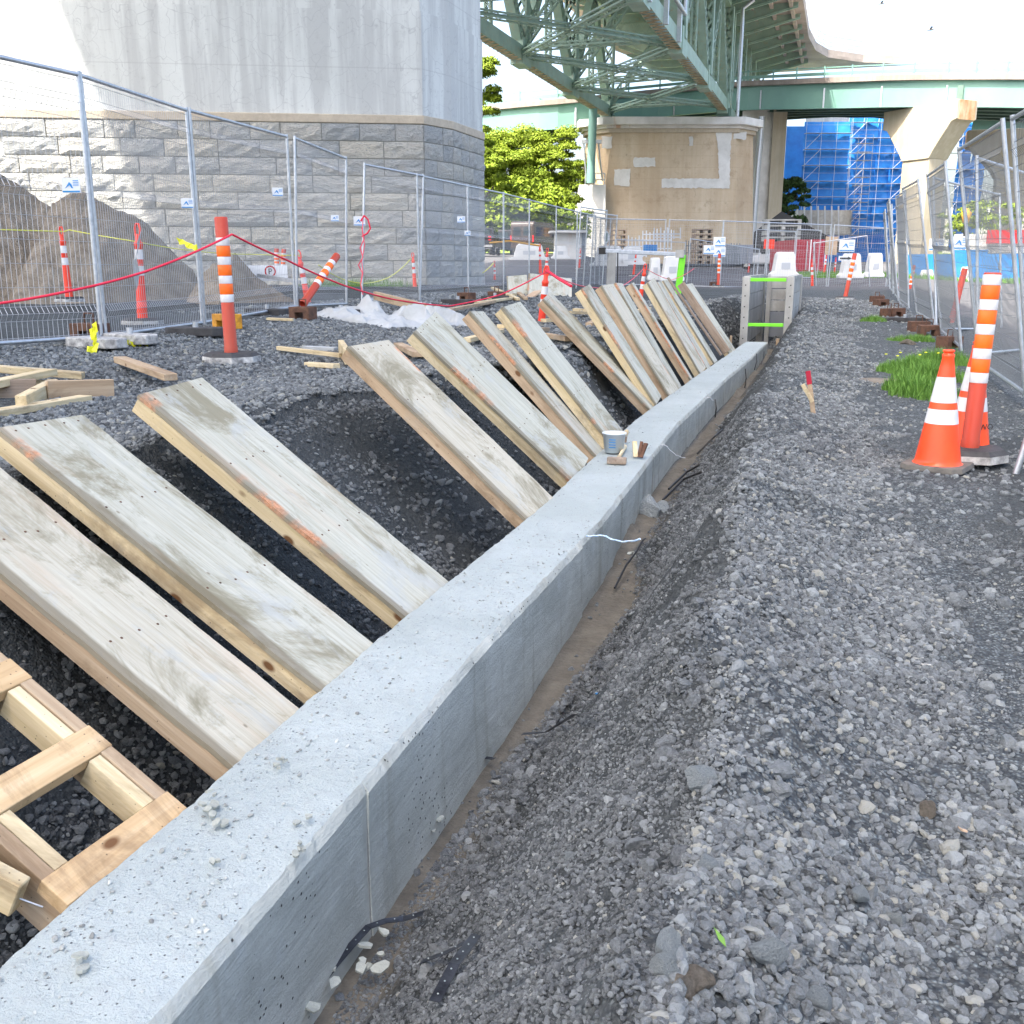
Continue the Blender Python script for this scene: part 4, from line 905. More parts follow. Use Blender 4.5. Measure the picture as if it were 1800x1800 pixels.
def hammerhead(label,p,ax,ztop,L,w,sh,zb=-.5,m='cream'):
    T=thing('hammerhead_pier',label,'bridge pier',(p.x,p.y,zb)); ax=ax.normalized(); nx=Vector((ax.y,-ax.x,0))
    def ex(name,prof,m,half): mb=MB(); mb.extr(prof,p-nx*half+Z_*0,p+nx*half,ax,(0,0,1)); return mb.build(name,M[m],T,world=True,bevel=.05)
    zt=ztop-p.z
    ex('pier_cap',[(-L/2,zt),(-L/2,zt-1.7),(-L/2+.6,zt-1.9),(-sh/2-.5,zt-4.2),(-sh/2,zt-5.),(sh/2,zt-5.),(sh/2+.5,zt-4.2),(L/2-.6,zt-1.9),(L/2,zt-1.7),(L/2,zt)],m,w/2)
    ex('shaft',[(-sh/2,zt-5.),(-sh/2,zb-p.z),(sh/2,zb-p.z),(sh/2,zt-5.)],m,w/2-.12)
    mb=MB(); mb.beam(p-ax*(L/2+.02)+Z_*(zt-1.75),p-ax*(L/2+.02)+Z_*(zt-.02),w*.8,.04,ax); mb.build('rust_stain',M['rustst'],T,world=True)
    return T
pc=at(1610,440,104); pc.z=-.5
hammerhead('cream concrete hammerhead pier carrying the ramp, with rust streaks on its near end',pc,Vector(-Rt*.42+Hd*.9),at(1640,176,100).z,9.2,2.6,3.4)
pc=at(1762,440,112); pc.z=-.5
hammerhead('cream hammerhead pier further right behind the leaning fence, three drain holes in its cap',pc,Vector(Rt*.95-Hd*.3),at(1760,228,112).z,9.5,2.4,3.)
T=thing('side_bridge','short green girder bridge with white parapet behind the right hammerhead piers','bridge',at(1780,300,125))
for nm,a,b,wd,hh,m in (('girder',(1712,216,122),(1900,214,112),.5,2.0,'green2'),('parapet',(1690,196,122),(1900,194,112),.6,.9,'cap'),('deck_slab',(1692,204,124),(1900,203,114),7,.4,'deck')):
    mb=MB(); mb.beam(at(*a),at(*b),wd,hh); mb.build(nm,M[m],T,world=True)
# ---------------------------------------------------------------- blue tarped scaffolding
def tarp(mb,a,b,z0,z1,amp,seed,nu=14,nv=30):
    a=Vector(a);b=Vector(b);d=(b-a);L=d.length;d.normalize();n=Vector((d.y,-d.x,0)); P=[]
    for i in range(nu+1):
        P.append([])
        for j in range(nv+1):
            u=i/nu*L; z=z0+(z1-z0)*j/nv; q=float(fbm(np.array([u*.8]),np.array([z*.5]),seed,3)[0])+.35*abs(math.sin(z*math.pi/2.0))*math.sin(u*2.2+z)*.5
            P[-1].append(a+d*u+Z_*(z-a.z)+n*amp*q)
    mb.grid(P,True)
def scaffold(label,x0,x1,y0,y1,D,depth,tarps,lat=2.0,lift=2.0,name='scaffolding',m='wirel'):
    T=thing(name,label,'scaffolding',at((x0+x1)/2,460,D+depth/2)); k=100/at(1000,467,1.).dot(R_); s=lambda x:(x-900)*D/k
    zt=at(x0,y0,D).z; zb=at(x0,y1,D).z; n=max(2,int(round((s(x1)-s(x0))/lat))); mb=MB(); XS=np.linspace(s(x0),s(x1),n+1); ZS=np.arange(zb,zt,lift)
    for q in (1.1,):
        for X in XS: mb.tube([loc(X,D-q,zb-.6),loc(X,D-q,zt+.6)],.028,3,False)
    for z in ZS:
        for dz in (0,1.): mb.tube([loc(XS[0],D-1.1,z+dz),loc(XS[-1],D-1.1,z+dz)],.018 if dz else .03,3,False)
        for X in XS: mb.tube([loc(X,D,z),loc(X,D-1.1,z)],.025,3,False)
    for i in range(0,n,3):
        for j,z in enumerate(ZS[:-1]):
            mb.tube([loc(XS[i],D-1.15,z),loc(XS[min(i+1,n)],D-1.15,z+lift)],.03,3,False)
    tag(mb.build('pole_lattice',M[m],T,world=True),kind='stuff')
    for z in ZS[1:]: mb=MB(); mb.beam(loc(XS[0],D-.6,z),loc(XS[-1],D-.6,z),.9,.06); mb.build('walk_plank',M['grey'],T,world=True)
    for (a,b,c,d,mm,amp,sd) in tarps:
        for i in range(n):
            xa,xb=XS[i],XS[i+1]; px_a=900+xa*k/D; px_b=900+xb*k/D
            if px_a<a-2 or px_b>b+2: continue
            mb=MB(); tarp(mb,loc(xa,D+.1),loc(xb,D+.1),at(x0,d,D).z,at(x0,c,D).z,amp,sd+i,5,40); mb.build('tarpaulin',M[mm],T,world=True)
    return T
scaffold('tall scaffolding hung with smooth blue tarpaulin, left of the ladder towers',1398,1476,214,428,140,4,[(1398,1476,214,362,'bluet',.35,3)])
scaffold('tallest scaffolding with wrinkled blue tarpaulin right behind the hammerhead pier',1474,1600,194,428,146,4,[(1474,1600,194,412,'bluet',.9,9)])
scaffold('scaffold ladder tower standing free in front of the blue tarpaulin',1487,1512,248,428,132,1,[],1.3,1.,'scaffold_tower','wire')
scaffold('scaffolding wrapped in wrinkled pale blue tarpaulin between the hammerhead piers',1640,1712,205,440,135,4,[(1664,1712,215,440,'bluet',1.,21)])
T=thing('tarped_block','dark blue wrapped pier core set back between the pillar and the scaffolding','wrapped pier',at(1440,440,151)); mb=MB(); mb.prism([tuple(at(x,400,d))[:2] for x,d in ((1372,150),(1600,150),(1600,160),(1372,160))],-.3,at(1400,222,150).z); mb.build('wrapping',M['bluet'],T,world=True)
mb=MB(); mb.prism([tuple(at(x,400,d))[:2] for x,d in ((1404,149.5),(1478,149.5),(1478,156),(1404,156))],at(1440,222,150).z,at(1400,192,150).z); mb.build('concrete_top',M['pierc'],T,world=True)
T=thing('yellow_pipe','thick yellow riser pipe beside the scaffolding right of the hammerhead pier','pipe',at(1650,430,130)); mb=MB(); mb.tube([at(1645,432,130),at(1654,242,130)],.45,10); mb.build('pipe',M['pipey'],T,world=True)
# ---------------------------------------------------------------- welded wire fence panels
FH=2.35
def wire_mesh(Wd=2.6,m='wirel',step=.052):
    mb=MB(); zs=[.06]; bend={}
    def off(z):
        for c in (.28,1.32,2.08):
            if abs(z-c)<.06: return .035*(1-abs(z-c)/.06)
        return 0
    zz=[.06,.22,.28,.34,.7,1.0,1.26,1.32,1.38,1.7,2.02,2.08,2.14,FH-.07]
    for x in np.arange(.05,Wd-.03,step):
        mb.tube([(x,-off(z),z) for z in zz],.0021,3,False,False)
    for z in [.08,.22,.28,.34,.5,.7,.9,1.1,1.26,1.32,1.38,1.55,1.75,1.95,2.02,2.08,2.14,FH-.08]:
        mb.tube([(.02,-off(z)-.003,z),(Wd-.02,-off(z)-.003,z)],.0024,3,False,False)
    return mb.mesh('wire_mesh',M[m])
WM=wire_mesh()
WM2=wire_mesh(step=.104); WM3=wire_mesh(m='wire')
def tube_mesh(name,pts,r=.019,n=8,m='galv'):
    mb=MB(); mb.tube(pts,r,n); return mb.mesh(name,M[m])
FM=dict(up=tube_mesh('upright',[(0,0,0),(0,0,FH)]),top=tube_mesh('top_rail',[(0,0,FH-.03),(2.6,0,FH-.03)]),bot=tube_mesh('bottom_rail',[(0,0,.05),(2.6,0,.05)]))
def fence(p,q,label,lean=0.,tilt=0.,far=False,group=None,zoff=None,H=1.):
    p=Vector(p);q=Vector(q)
    d=q-p; L=d.length; rz=math.atan2(d.y,d.x); pitch=-math.asin(d.z/L)
    T=thing('wire_fence',label,'wire fence',p,0,group); T.rotation_euler=Euler((lean,pitch,rz),'XYZ'); T.scale=(L/2.6,1,H)
    for nm,me,x in (('upright','up',0),('upright','up',2.6),('top_rail','top',0),('bottom_rail','bot',0)):
        o=link(nm,FM[me],T); o.location.x=x
        if nm=='upright': o.scale.x=2.6/L
    tag(link('wire_mesh',WM3 if far=='d' else WM2 if far else WM,T),kind='stuff'); return T
def gpt(P,dz=.05): return Vector((P[0],P[1],gz(P[0],P[1])+dz))
LF=[(-6.85,5.1),(-6.52,7.78),(-6.92,9.93),(-7.38,12.83),(-7.73,15.09)]
LFz=[-.66,-.69,-.68,-.61,-.66]
lab=['cut by the left edge of the photo','left of the double upright, before the soil pile','with the blue sign low on its right upright','ending at the leaning upright by the cloth']
for i in range(4):
    a=Vector((*LF[i],LFz[i]));b=Vector((*LF[i+1],LFz[i+1])); d=(b-a).normalized()*.05
    fence(a+d,b-d*.4,'wire mesh fence panel on the left, '+lab[i],lean=[0,0,.01,.03][i])
LF2=[(-8.05,16.3,-.62),(-7.5,17.6,-.72),(-7.56,20.4,-.71),(-7.5,22.6,-.72),(-7.72,25.36,-.70),(-7.85,28.4,-.7),(-7.95,31.2,-.7),(-7.95,33.7,-.71)]
lab=['right of the leaning upright with red rope hung on it','in front of the limestone pier corner','at the right edge of the limestone pier','in front of the parked cars','in front of the dark van','left of the sunlit pier buttress','joining the cross fence']
for i in range(7): fence(LF2[i],LF2[i+1],'wire mesh fence panel '+lab[i],far=i>3)
# cross fence and others further away
def fpx(x,yb,yt): return top_solve(x,yb,yt,FH)
def top_solve(x,yb,yt,Ht):
    k=ray(x,yb); lo,hi=2,160
    for _ in range(50):
        m=(lo+hi)/2; P=k*m; e=proj(P+UP*Ht)[1]
        if e<yt: lo=m
        else: hi=m
    return Vector(k*m)
cf=[(1050,503,383),(1166,503,385),(1262,507,387),(1342,508,390),(1452,508,394),(1556,512,400)]
lab=['before the storage yard under the brown pier, left end','before the brown pier, second in the cross fence','before the brown pier with white notices on it','in front of the white pickup','in front of the red container doors']
for i in range(5): fence(fpx(*cf[i])+Vector((.06,0,0)),fpx(*cf[i+1]),'far wire mesh fence panel '+lab[i],far=True)
for (a,b,l) in (((1205,520,418),(1326,531,437),'lower wire fence panel standing askew in front of the cross fence'),((1080,505,420),(1200,507,425),'dark wire fence gate behind the steel beam on its posts'),
  ((1394,489,402),(1436,490,404),'white framed fence panel left of the red container'),((1324,486,402),(1392,488,406),'white framed fence panel behind the white pickup'),((1437,536,425),(1530,524,412),'wire fence panel standing right of the shoring box')):
    fence(fpx(*a),fpx(*b),l,far=True)
# steel posts edge on cluster at the fence corner
for i,(x,yb,yt,l) in enumerate([(1012,520,362,'first wire panel stacked edge on at the fence corner'),(1024,522,378,'second wire panel stacked edge on at the fence corner'),(1036,515,372,'third wire panel stacked edge on at the fence corner')]):
    a=fpx(x,yb,yt); fence(a,a+Vector((.15,2.5,.02)),l,lean=.05,far='d')
# right hand fence, leaning outwards
rf=[((1.92,3.4,-1.19),(1.78,6.3,-1.17),.16,'nearest leaning fence panel at the right edge, behind the tall orange tube'),
((1.74,6.5,-1.17),(1.60,9.4,-1.14),.17,'second leaning fence panel on the right, behind the two cones'),
((1.6,9.6,-1.13),(1.52,12.2,-1.08),.19,'third leaning fence panel on the right, beside the grass'),
((1.52,14.0,-1.06),(1.5,16.6,-1.0),.18,'fourth leaning fence panel on the right, beside the rusty block nearest the grass'),
((1.5,18.,-.95),(1.4,20.6,-.9),.20,'fifth leaning fence panel on the right, beside the pair of rusty blocks'),
((1.35,22.4,-.85),(1.3,25.,-.8),.12,'sixth leaning fence panel on the right, by the faded tube behind it'),
((1.3,25.6,-.8),(1.35,28.2,-.76),.17,'seventh leaning fence panel on the right, before the blue hoarding'),
((1.35,29.5,-.74),(1.4,32.,-.7),.1,'eighth leaning fence panel on the right, near the far end'),
((1.4,33.,-.68),(1.45,35.6,-.66),.14,'last leaning fence panel on the right, touching the cross fence')]
for a,b,ln,l in rf: 
    fence(b,a,l,lean=ln,far='d')
# extra crossing panels that have slipped between the rows
for a,b,ln,l in [((1.62,13.2,-1.08),(2.6,15.3,-1.15),.12,'fence panel turned outwards between the third and fourth leaning panels'),((1.45,16.9,-1.),(2.7,19.3,-1.12),.14,'fence panel turned outwards over the road beside the rusty blocks')]:
    fence(b,a,l,lean=ln,far='d')
def brace(a,b,l): mb=MB(); mb.tube([a,b],.02,8); tag(mb.build('brace_pole',M['galv']),l,'pole')
brace(at(1783,840,5.9),at(1800,700,5.9)+R_*.1,'slanting steel brace foot at the right edge below the leaning fence')
brace(Vector((2.5,8.4,-1.2)),Vector((2.15,7.2,.6)),'slanting steel brace behind the nearest leaning fence panels')
# fence feet, weights
def oct_base(p,s=.25,h=.07,mr='rubber',label=None,cat='tube base',par=None,rz=0.):
    T=par or thing('rubber_base',label,cat,p,rz)
    o=MB(); pts=[(s*math.cos(a+.39),s*math.sin(a+.39)) for a in np.arange(0,6.28,math.pi/4)]; tp=[(x*.86,y*.86) for x,y in pts]
    off=Vector((0,0,0)); o.prism(pts,0,h*.62,[(x*.985,y*.985) for x,y in pts]); ob=o.build('base_rim',M['worn'],T)
    o=MB(); o.prism([(x*.98,y*.98) for x,y in pts],h*.622,h,tp); o.build('base_plate',M[mr],T); return T
def weight(p,label,rz=0,m='rust'):
    T=thing('counterweight',label,'fence weight',p,rz)
    mb=MB(); mb.extr([(-.15,0),(-.06,0),(-.06,.09),(.06,.09),(.06,0),(.15,0),(.15,.16),(-.15,.16)],(0,-.1,0),(0,.1,0),(1,0,0),(0,0,1)); mb.build('steel_block',M[m],T,bevel=.006)
    mb=MB(); mb.tube([(-.05,0,.155),(-.05,0,.25),(.05,0,.25),(.05,0,.155)],.009,6); mb.build('handle',M[m],T); return T
def foot(p,label,rz=0,m='rubber',L=.8): 
    T=thing('ballast_block',label,'fence foot',p,rz); mb=MB(); mb.prism([(-L/2,-.06),(-L/2+.07,-.12),(L/2-.07,-.12),(L/2,-.06),(L/2,.06),(L/2-.07,.12),(-L/2+.07,.12),(-L/2,.06)],0,.085,None); mb.build('foot_block',M[m],T,bevel=.01)
    mb=MB(); mb.tube([(0,0,.08),(0,0,.14)],.03,8); mb.build('socket',M['galv'],T); return T
for x,y,l in ((170,610,'concrete edged fence foot in front of the first double upright'),(230,604,'second fence foot wrapped in yellow tape beside the first upright'),(345,590,'black fence foot under the second double upright'),(600,556,'black fence foot under the leaning upright'),(470,555,'black fence foot behind the rusty counterweight'),(805,536,'black fence foot near the pale lumber pile'),(870,528,'black fence foot left of the standing offcuts')):
    foot(gp(x,y),l,random.uniform(-.4,.4),'worn' if x<235 else 'rubber',.62)
for x,y,l,m in ((160,597,'rusty counterweight behind the yellow tape at the first upright','rust'),(400,578,'yellow painted counterweight just behind the tall orange tube','rusty'),(533,561,'rusty counterweight under the fallen orange tube','rust'),(820,530,'rusty counterweight at the fence beyond the white cloth','rust'),(873,527,'rusty counterweight left of the standing offcuts','rust'),(1255,503,'rusty block under the far cross fence','rust')):
    weight(gp(x,y),l,random.uniform(-.5,.5),m)
for i,(x,y,l) in enumerate([(1668,612,'single rusty block closest to the grass on the right'),(1632,590,'right block of the nearer pair of rusty blocks'),(1614,583,'left block of the nearer pair of rusty blocks'),(1574,556,'right block of the middle pair of rusty blocks'),(1562,556,'left block of the middle pair of rusty blocks'),(1548,538,'rusty block beyond the middle pair'),(1541,532,'farthest rusty block on the right fence line')]):
    weight(gp(x,y),l,random.uniform(-.3,.5)+.4)
foot(gp(1590,566),'long black fence foot lying beyond the small grass tuft',.1,'rubber',1.5)
def sign(p,rz,w,h,label,pr='bluep'):
    T=thing('fence_sign',label,'sign',p,rz); mb=MB(); mb.box((0,0,0),(w,.006,h)); mb.build('plate',M['signw'],T)
    mb=MB(); mb.box((0,-.0045,-h*.4),(w*.94,.003,h*.1)); mb.build('print_band',M[pr],T)
    mb=MB(); mb.extr([(-w*.33,-h*.2),(-w*.08,h*.22),(w*.02,h*.1),(w*.12,-h*.2),(w*.02,-h*.16),(-w*.07,h*.02)],(0,-.004,0),(0,-.0065,0),(1,0,0),(0,0,1)); mb.build('emblem',M[pr],T)
    for k in range(3): mb=MB(); mb.box((w*.28,-.0045,h*(.3-.14*k)),(w*.3,.003,h*.05)); mb.build('print_line',M[pr],T)
for x,y,D,rz,w,l in ((131,327,9.0,.9,.16,'white and blue sign on the first fence panel by its upright'),(333,358,11.1,1.3,.13,'white and blue sign at the second double upright'),(490,338,13.9,1.3,.14,'white and blue sign on the fourth fence panel'),(590,384,15.9,1.2,.12,'small blue sign on the leaning upright'),(633,389,16.9,.9,.19,'blue sign under the hanging red rope'),(811,386,21.,1.2,.16,'pale blue sign at the pier corner fence'),(822,410,21.5,1.3,.13,'white tag below the pale blue sign'),
    (1264,425,36.4,0,.42,'white notice with a small picture on the far cross fence'),(1246,439,35,0,.38,'blue notice left of the white notices'),(1264,443,36.4,0,.42,'lower white notice on the far cross fence'),(1488,432,50,0,.72,'large white site notice board right of the red container'),(1644,430,21,1.1,.3,'white and blue tag on the right fence'),(1685,427,19,1.1,.3,'white tag with blue print on the right fence')):
    sign(at(x,y,D)-H_*.07,rz*.25+YAW*0,w,w*.78,l)
# ---------------------------------------------------------------- delineator tubes and cones
def tubeA(p,label,tilt=(0,0),rz=0,base=True,H=1.13,bands=True,b0=.16,nb=7):
    T=thing('delineator_tube',label,'traffic tube',p,0); T.rotation_euler=(tilt[0],tilt[1],rz)
    mb=MB(); r=.052; mb.lathe([(r+.004,.05),(r+.004,.10),(r,.11),(r,H-.01),(r-.006,H),(0,H)],20); mb.build('tube_body',M['tube'],T)
    if bands:
        z=H-b0
        for k in range(nb): 
            hh=(.062,.082)[k%2]; mb=MB(); mb.lathe([(r+.0015,z-hh),(r+.0022,z-hh+.002),(r+.0022,z-.002),(r+.0015,z)],20); mb.build('band_white' if k%2==0 else 'band_orange',M['white' if k%2==0 else 'orange'],T); z-=hh+.002
    return T
def tubeB(p,label,tilt=(0,0),rz=0,H=1.13,m='tuber'):
    T=thing('delineator_post',label,'traffic tube',p,0); T.rotation_euler=(tilt[0],tilt[1],rz)
    mb=MB(); mb.lathe([(.062,.03),(.06,.1),(.05,.5),(.044,.86),(.05,.87),(.05,.9),(.034,.92),(.03,1.0)],14); mb.build('tube_body',M[m],T)
    mb=MB(); mb.tube([(-.03,0,.98),(-.034,0,1.06),(-.018,0,1.11),(.018,0,1.11),(.034,0,1.06),(.03,0,.98)],.013,6); mb.build('loop_handle',M[m],T)
    for z0,z1,ra,rb in ((.54,.65,.0505,.0485),(.72,.83,.0475,.0455)):
        mb=MB(); mb.lathe([(ra+.001,z0),(rb+.001,z1)],14); mb.build('white_band',M['white'],T)
    return T
def place(kind,x,yb,yt,label,tilt=(0,0),base=True,snap=True,Ht=1.13,blabel=None,dz=.05):
    p=top_solve(x,yb,yt,Ht)
    if base: 
        p.z=max(p.z,gz(p.x,p.y)+.05); g=Vector((p.x,p.y,p.z)); b=oct_base(g-Z_*.045,.235,.075,label=blabel or ('rubber base of the '+label),cat='tube base',rz=random.uniform(0,1))
    return kind(p-Z_*(.03 if base else .05),label,tilt)
place(tubeA,408,640,390,'tall orange tube with four white bands, red rope tied near its top, at the left',tilt=(.01,-.005),blabel='octagonal white edged rubber base under the roped orange tube')
place(lambda p,l,t:tubeA(p,l,t,b0=.012,nb=9),1702,806,475,'tall orange tube with five white bands behind the front cone at the right',tilt=(-.03,.022),blabel='black rubber base beside the front cone',Ht=1.16)
for x,yb,yt,l,t,bs in [(122,525,393,'red tube at the foot of the big soil pile',(0,-.02),True),(252,582,405,'red tube half wrapped in white sheet behind the fence',(0,.04),True),(545,548,432,'thin red tube with rubber collar left of the fallen tube',(.05,-.13),False),(730,511,440,'red tube by the limestone pier with a yellow rope',(0,-.05),False),
 (948,600,458,'red tube rising between the panels, red ropes tied to its top',(.02,.1),False),(1122,545,458,'red tube between the far panels carrying the rope',(.02,.13),False),(959,496,432,'thin red tube before the dark van',(0,.05),False),(950,480,425,'red and white tube left of the dark van front',(0,-.03),False),(882,484,458,'small leaning red tube before the parked cars',(0,-.3),False),(870,502,456,'red tube at the fence before the parked cars',(0,-.02),False),(1018,478,442,'red tube before the sunlit buttress',(0,.06),True),
 (1113,496,454,'red tube behind the steel beam post',(0,.1),True),(1315,482,449,'red and white tube left of the shoring box',(0,.05),False),(1366,488,452,'red tube standing before the white barrier',(0,.1),False),(1402,484,450,'red tube before the red container, left one',(0,.04),False),(1411,488,456,'red tube before the red container, right one',(0,.1),False),(1428,506,453,'tilted red tube before the container edge',(0,-.08),False),(1447,495,457,'orange tube before the notice board',(0,.08),True),(1500,478,452,'small red tube among the far barriers',(0,.05),False),(1466,484,450,'red tube left of the arrow board barrier',(0,.04),False),(1013,416,386,'red cone topped tube on the stored frames',(0,0),False)]:
    if x==1013: continue
    place(tubeB,x,yb,yt,l,t,bs)
for x,yb,yt,l,t,bs in [(1262,506,448,'orange tube with four bands at the far cross fence',(0,0),True),(1483,552,472,'leaning orange tube on a white base near the grass tuft',(0,.14),True),(1576,525,465,'faded orange tube beyond the right fence, left of the pair',(0,.1),False),(1596,522,463,'faded orange tube beyond the right fence, right of the pair',(0,.1),False)]:
    place(tubeA,x,yb,yt,l,t,bs)
place(lambda p,l,t:tubeA(p,l,t,bands=False),1668,580,458,'plain faded orange tube beyond the right fence',(0,.14),False,Ht=1.2)
# fallen tube
P0=gp(530,556)+Z_*.12; tt=tubeA(P0,'fallen orange tube lying slanted on the rusty counterweight'); d=at(596,444,14.4)-P0; tt.rotation_euler=Vector((0,0,1)).rotation_difference(d).to_euler()
tt=tubeA(at(487,486,29),'short striped orange tube leaning on the limestone pier, left one'); tt.rotation_euler=(.0,.05,0); tt.scale=(1.3,1.3,.68); tt=tubeA(at(497,487,29),'short striped orange tube leaning on the limestone pier, right one'); tt.rotation_euler=(0,.1,0); tt.scale=(1.3,1.3,.68)
def cone(p,s,label,rz=0,txt=True,m='rubberg'):
    T=thing('traffic_cone',label,'traffic cone',p,rz); T.scale=(s,s,s)
    mb=MB(); a=.185; pts=[(-a,-a+.05),(-a+.05,-a),(a-.05,-a),(a,-a+.05),(a,a-.05),(a-.05,a),(-a+.05,a),(-a,a-.05)]; mb.prism(pts,0,.032,[(x*.96,y*.96) for x,y in pts]); mb.build('cone_base',M[m],T,bevel=.004)
    R0,z0,R1,z1=.135,.034,.034,.665; rr=lambda z:R0+(R1-R0)*(z-z0)/(z1-z0)
    mb=MB(); mb.lathe([(R0+.012,z0-.003),(R0,z0+.006)]+[(rr(z),z) for z in np.linspace(.06,.665,12)]+[(.036,.675),(.036,.69),(.028,.694),(.028,.7),(.034,.702),(.034,.714),(.024,.716),(.022,.68)],36); mb.build('cone_body',M['cone'],T)
    for za,zb in ((.278,.365),(.405,.556)): mb=MB(); mb.lathe([(rr(za)+.0015,za),(rr(zb)+.0015,zb)],36); mb.build('reflective_collar',M['white'],T)
    if txt:
        o=text('lettering','WO',.05,.0008,M['black'],T); ang=-1.35; z=.17; r=rr(z)+.002
        o.rotation_euler=Euler((math.radians(81),0,ang+math.pi/2)); o.location=(r*math.cos(ang)-.0,r*math.sin(ang),z)
    return T
pc=top_solve(1645,838,632,.715); pc.z=max(pc.z-.03,gz(pc.x,pc.y)+.015); cone(pc,1.,'front traffic cone with two silver collars standing beside the black rubber base',rz=-.35,txt=False)
pc=top_solve(1697,812,617,.715); pc.z=max(pc.z-.03,gz(pc.x,pc.y)+.01); cone(pc,1.,'second traffic cone hidden behind the tall orange tube',rz=.2)
# ---------------------------------------------------------------- shoring box at the wall end
def P1(name,m,fn,T=None,bevel=0,world=True,kind=None):
    mb=MB(); fn(mb); o=mb.build(name,M[m],T,world=world and T is not None,bevel=bevel); 
    if kind: o['kind']=kind
    return o
def shoring():
    T=thing('shoring_box','grey trench shoring box with lime green spreaders at the far end of the wall','trench box',(-1.3,20,-1.9))
    y0,y1=18.8,22.8; xl,xr=-1.71,-.80; zt=-.19; zb=-1.95
    for xx in (xl+.075,xr-.07):
        for yy,nm in ((y0+.05,'corner_post'),(y1-.05,'corner_post')): P1(nm,'shore',lambda mb:mb.box((xx,yy,(zt+zb)/2),(.14,.1,zt-zb)),T,.01)
        n=4
        for k in range(n): z0=zb+.55+(zt-zb-.56)*k/n; P1('side_panel','shore',lambda mb:mb.box((xx,(y0+y1)/2,z0+(zt-zb-.56)/n/2-.01),(.06,y1-y0-.22,(zt-zb-.56)/n-.012)),T)
        P1('top_rail','shore',lambda mb:mb.box((xx,(y0+y1)/2,zt-.02),(.1,y1-y0-.2,.06)),T)
        for k in range(6): P1('bolt_hole',"black",lambda mb:mb.box((xx+(.01 if xx>-1.2 else -.01),y0-.002,zt-.15-.19*k),(.022,.006,.022)),T)
    for k,(za,zc) in enumerate(((-.95,-.72),(-.71,-.48),(-.47,-.22),(-1.5,-.96))): P1('back_plate','shore' if k<3 else 'grey',lambda mb:mb.box(((xl+xr)/2+.04,y1-.25,(za+zc)/2),(xr-xl-.3,.05,zc-za-.012)),T)
    P1('inner_post','shore',lambda mb:mb.box((xl+.25,y1-.5,-1.),(.09,.09,1.5)),T)
    for z in (-.245,-1.04): P1('green_spreader','lime_green',lambda mb:mb.box(((xl+xr)/2,y0+.02,z),(xr-xl-.29,.06,.06)),T,.006)
shoring()
board((-1.82,18.45,-1.5),(-1.82,18.45,-1.22),.04,.09,'short wooden stop board at the left of the wall end','tan',up=(0,1,0)); board((-1.0,18.35,-1.75),(-1.0,18.35,-1.25),.05,.14,'upright wooden stop board at the right of the wall end','tan',up=(0,1,0))
T=thing('beam_frame','grey steel beam lying across a concrete post and a lime green post beyond the panels','shoring frame',at(1130,520,27)-Z_*.3)
P1('cross_beam','galv',lambda mb:mb.beam(at(1058,441,27),at(1194,447,27),.12,.10),T,.01); P1('beam_end','black',lambda mb:mb.box(at(1059,441,26.95),(.16,.14,.17)),T); P1('beam_bracket','shore',lambda mb:mb.box(at(1196,446,27),(.22,.2,.2)),T)
P1('grey_post','shore',lambda mb:mb.beam(at(1076,444,27),at(1072,528,27),.22,.15,Hd),T,.01); P1('green_post','lime_green',lambda mb:mb.beam(at(1200,448,27),at(1190,528,27),.16,.12,Hd),T,.01); P1('thin_bar','black',lambda mb:mb.beam(at(1086,444,26.9),at(1085,520,26.9),.03,.03),T)
# bucket and hammers on the wall
def bucket():
    p=onz(1079,796,ZW); s=(42/1750*(Vector(p).dot(Vector(FW))))/2
    T=thing('bucket','small translucent white pail standing on the wall top','bucket',p+Z_*.008)
    P1('pail','nylon',lambda mb:mb.lathe([(0,.002),(s*.78,0),(s*.95,s*1.55),(s*1.02,s*1.56),(s*1.02,s*1.62),(s*.93,s*1.62),(s*.75,.01),(0,.012)],28),T,0,False)
    P1('handle','galv',lambda mb:mb.tube([(s*1.03*math.cos(a),s*1.03*math.sin(a)*.95,s*1.5-.5*s*math.sin(a)) for a in np.linspace(0,math.pi,12)],.0025,5),T,0,False)
    for k in range(4): P1('print_line','bluep',lambda mb:mb.box((-s*.1*0+s*.05,-s*(.86+.03*k)-.001,s*(.5+.22*k)),(s*.55,.002,s*.06)),T,0,False)
bucket()
def hammer(a,b,l,hl=.11,hd='old'):
    a=Vector(a);b=Vector(b); T=thing('hammer',l,'hammer',a); d=(b-a).normalized(); x=d.cross(Z_).normalized()
    P1('handle','pine',lambda mb:mb.tube([a+Z_*.02,a.lerp(b,.5)+Z_*.018,b+Z_*.02],[.016,.013,.018],8),T); P1('head',hd,lambda mb:(mb.beam(a-x*hl/2+Z_*.025,a+x*hl/2+Z_*.025,.045,.045)),T,.005)
hammer(onz(1084,816,ZW),onz(1098,790,ZW),'sledge hammer with a wooden handle lying in front of the pail',.13)
hammer(onz(1098,785,ZW)+Z_*.03,onz(1101,777,ZW)+Z_*.06,'hammer leaning on the pail, only its yellow handle end showing',.03)
T=thing('pry_tool','pair of short flat pry bars lying right of the pail on the wall','pry bar',onz(1121,800,ZW)); a=onz(1117,806,ZW)
P1('bar','pine',lambda mb:mb.beam(a+Z_*.01,a+Vector((-.02,.05,.11)),.03,.02),T); P1('bar','rust',lambda mb:mb.beam(a+Vector((.035,0,.01)),a+Vector((.06,.06,.1)),.03,.014),T); P1('bar','rust',lambda mb:mb.beam(a+Vector((.02,0,.01)),a+Vector((.03,.06,.11)),.02,.012),T)
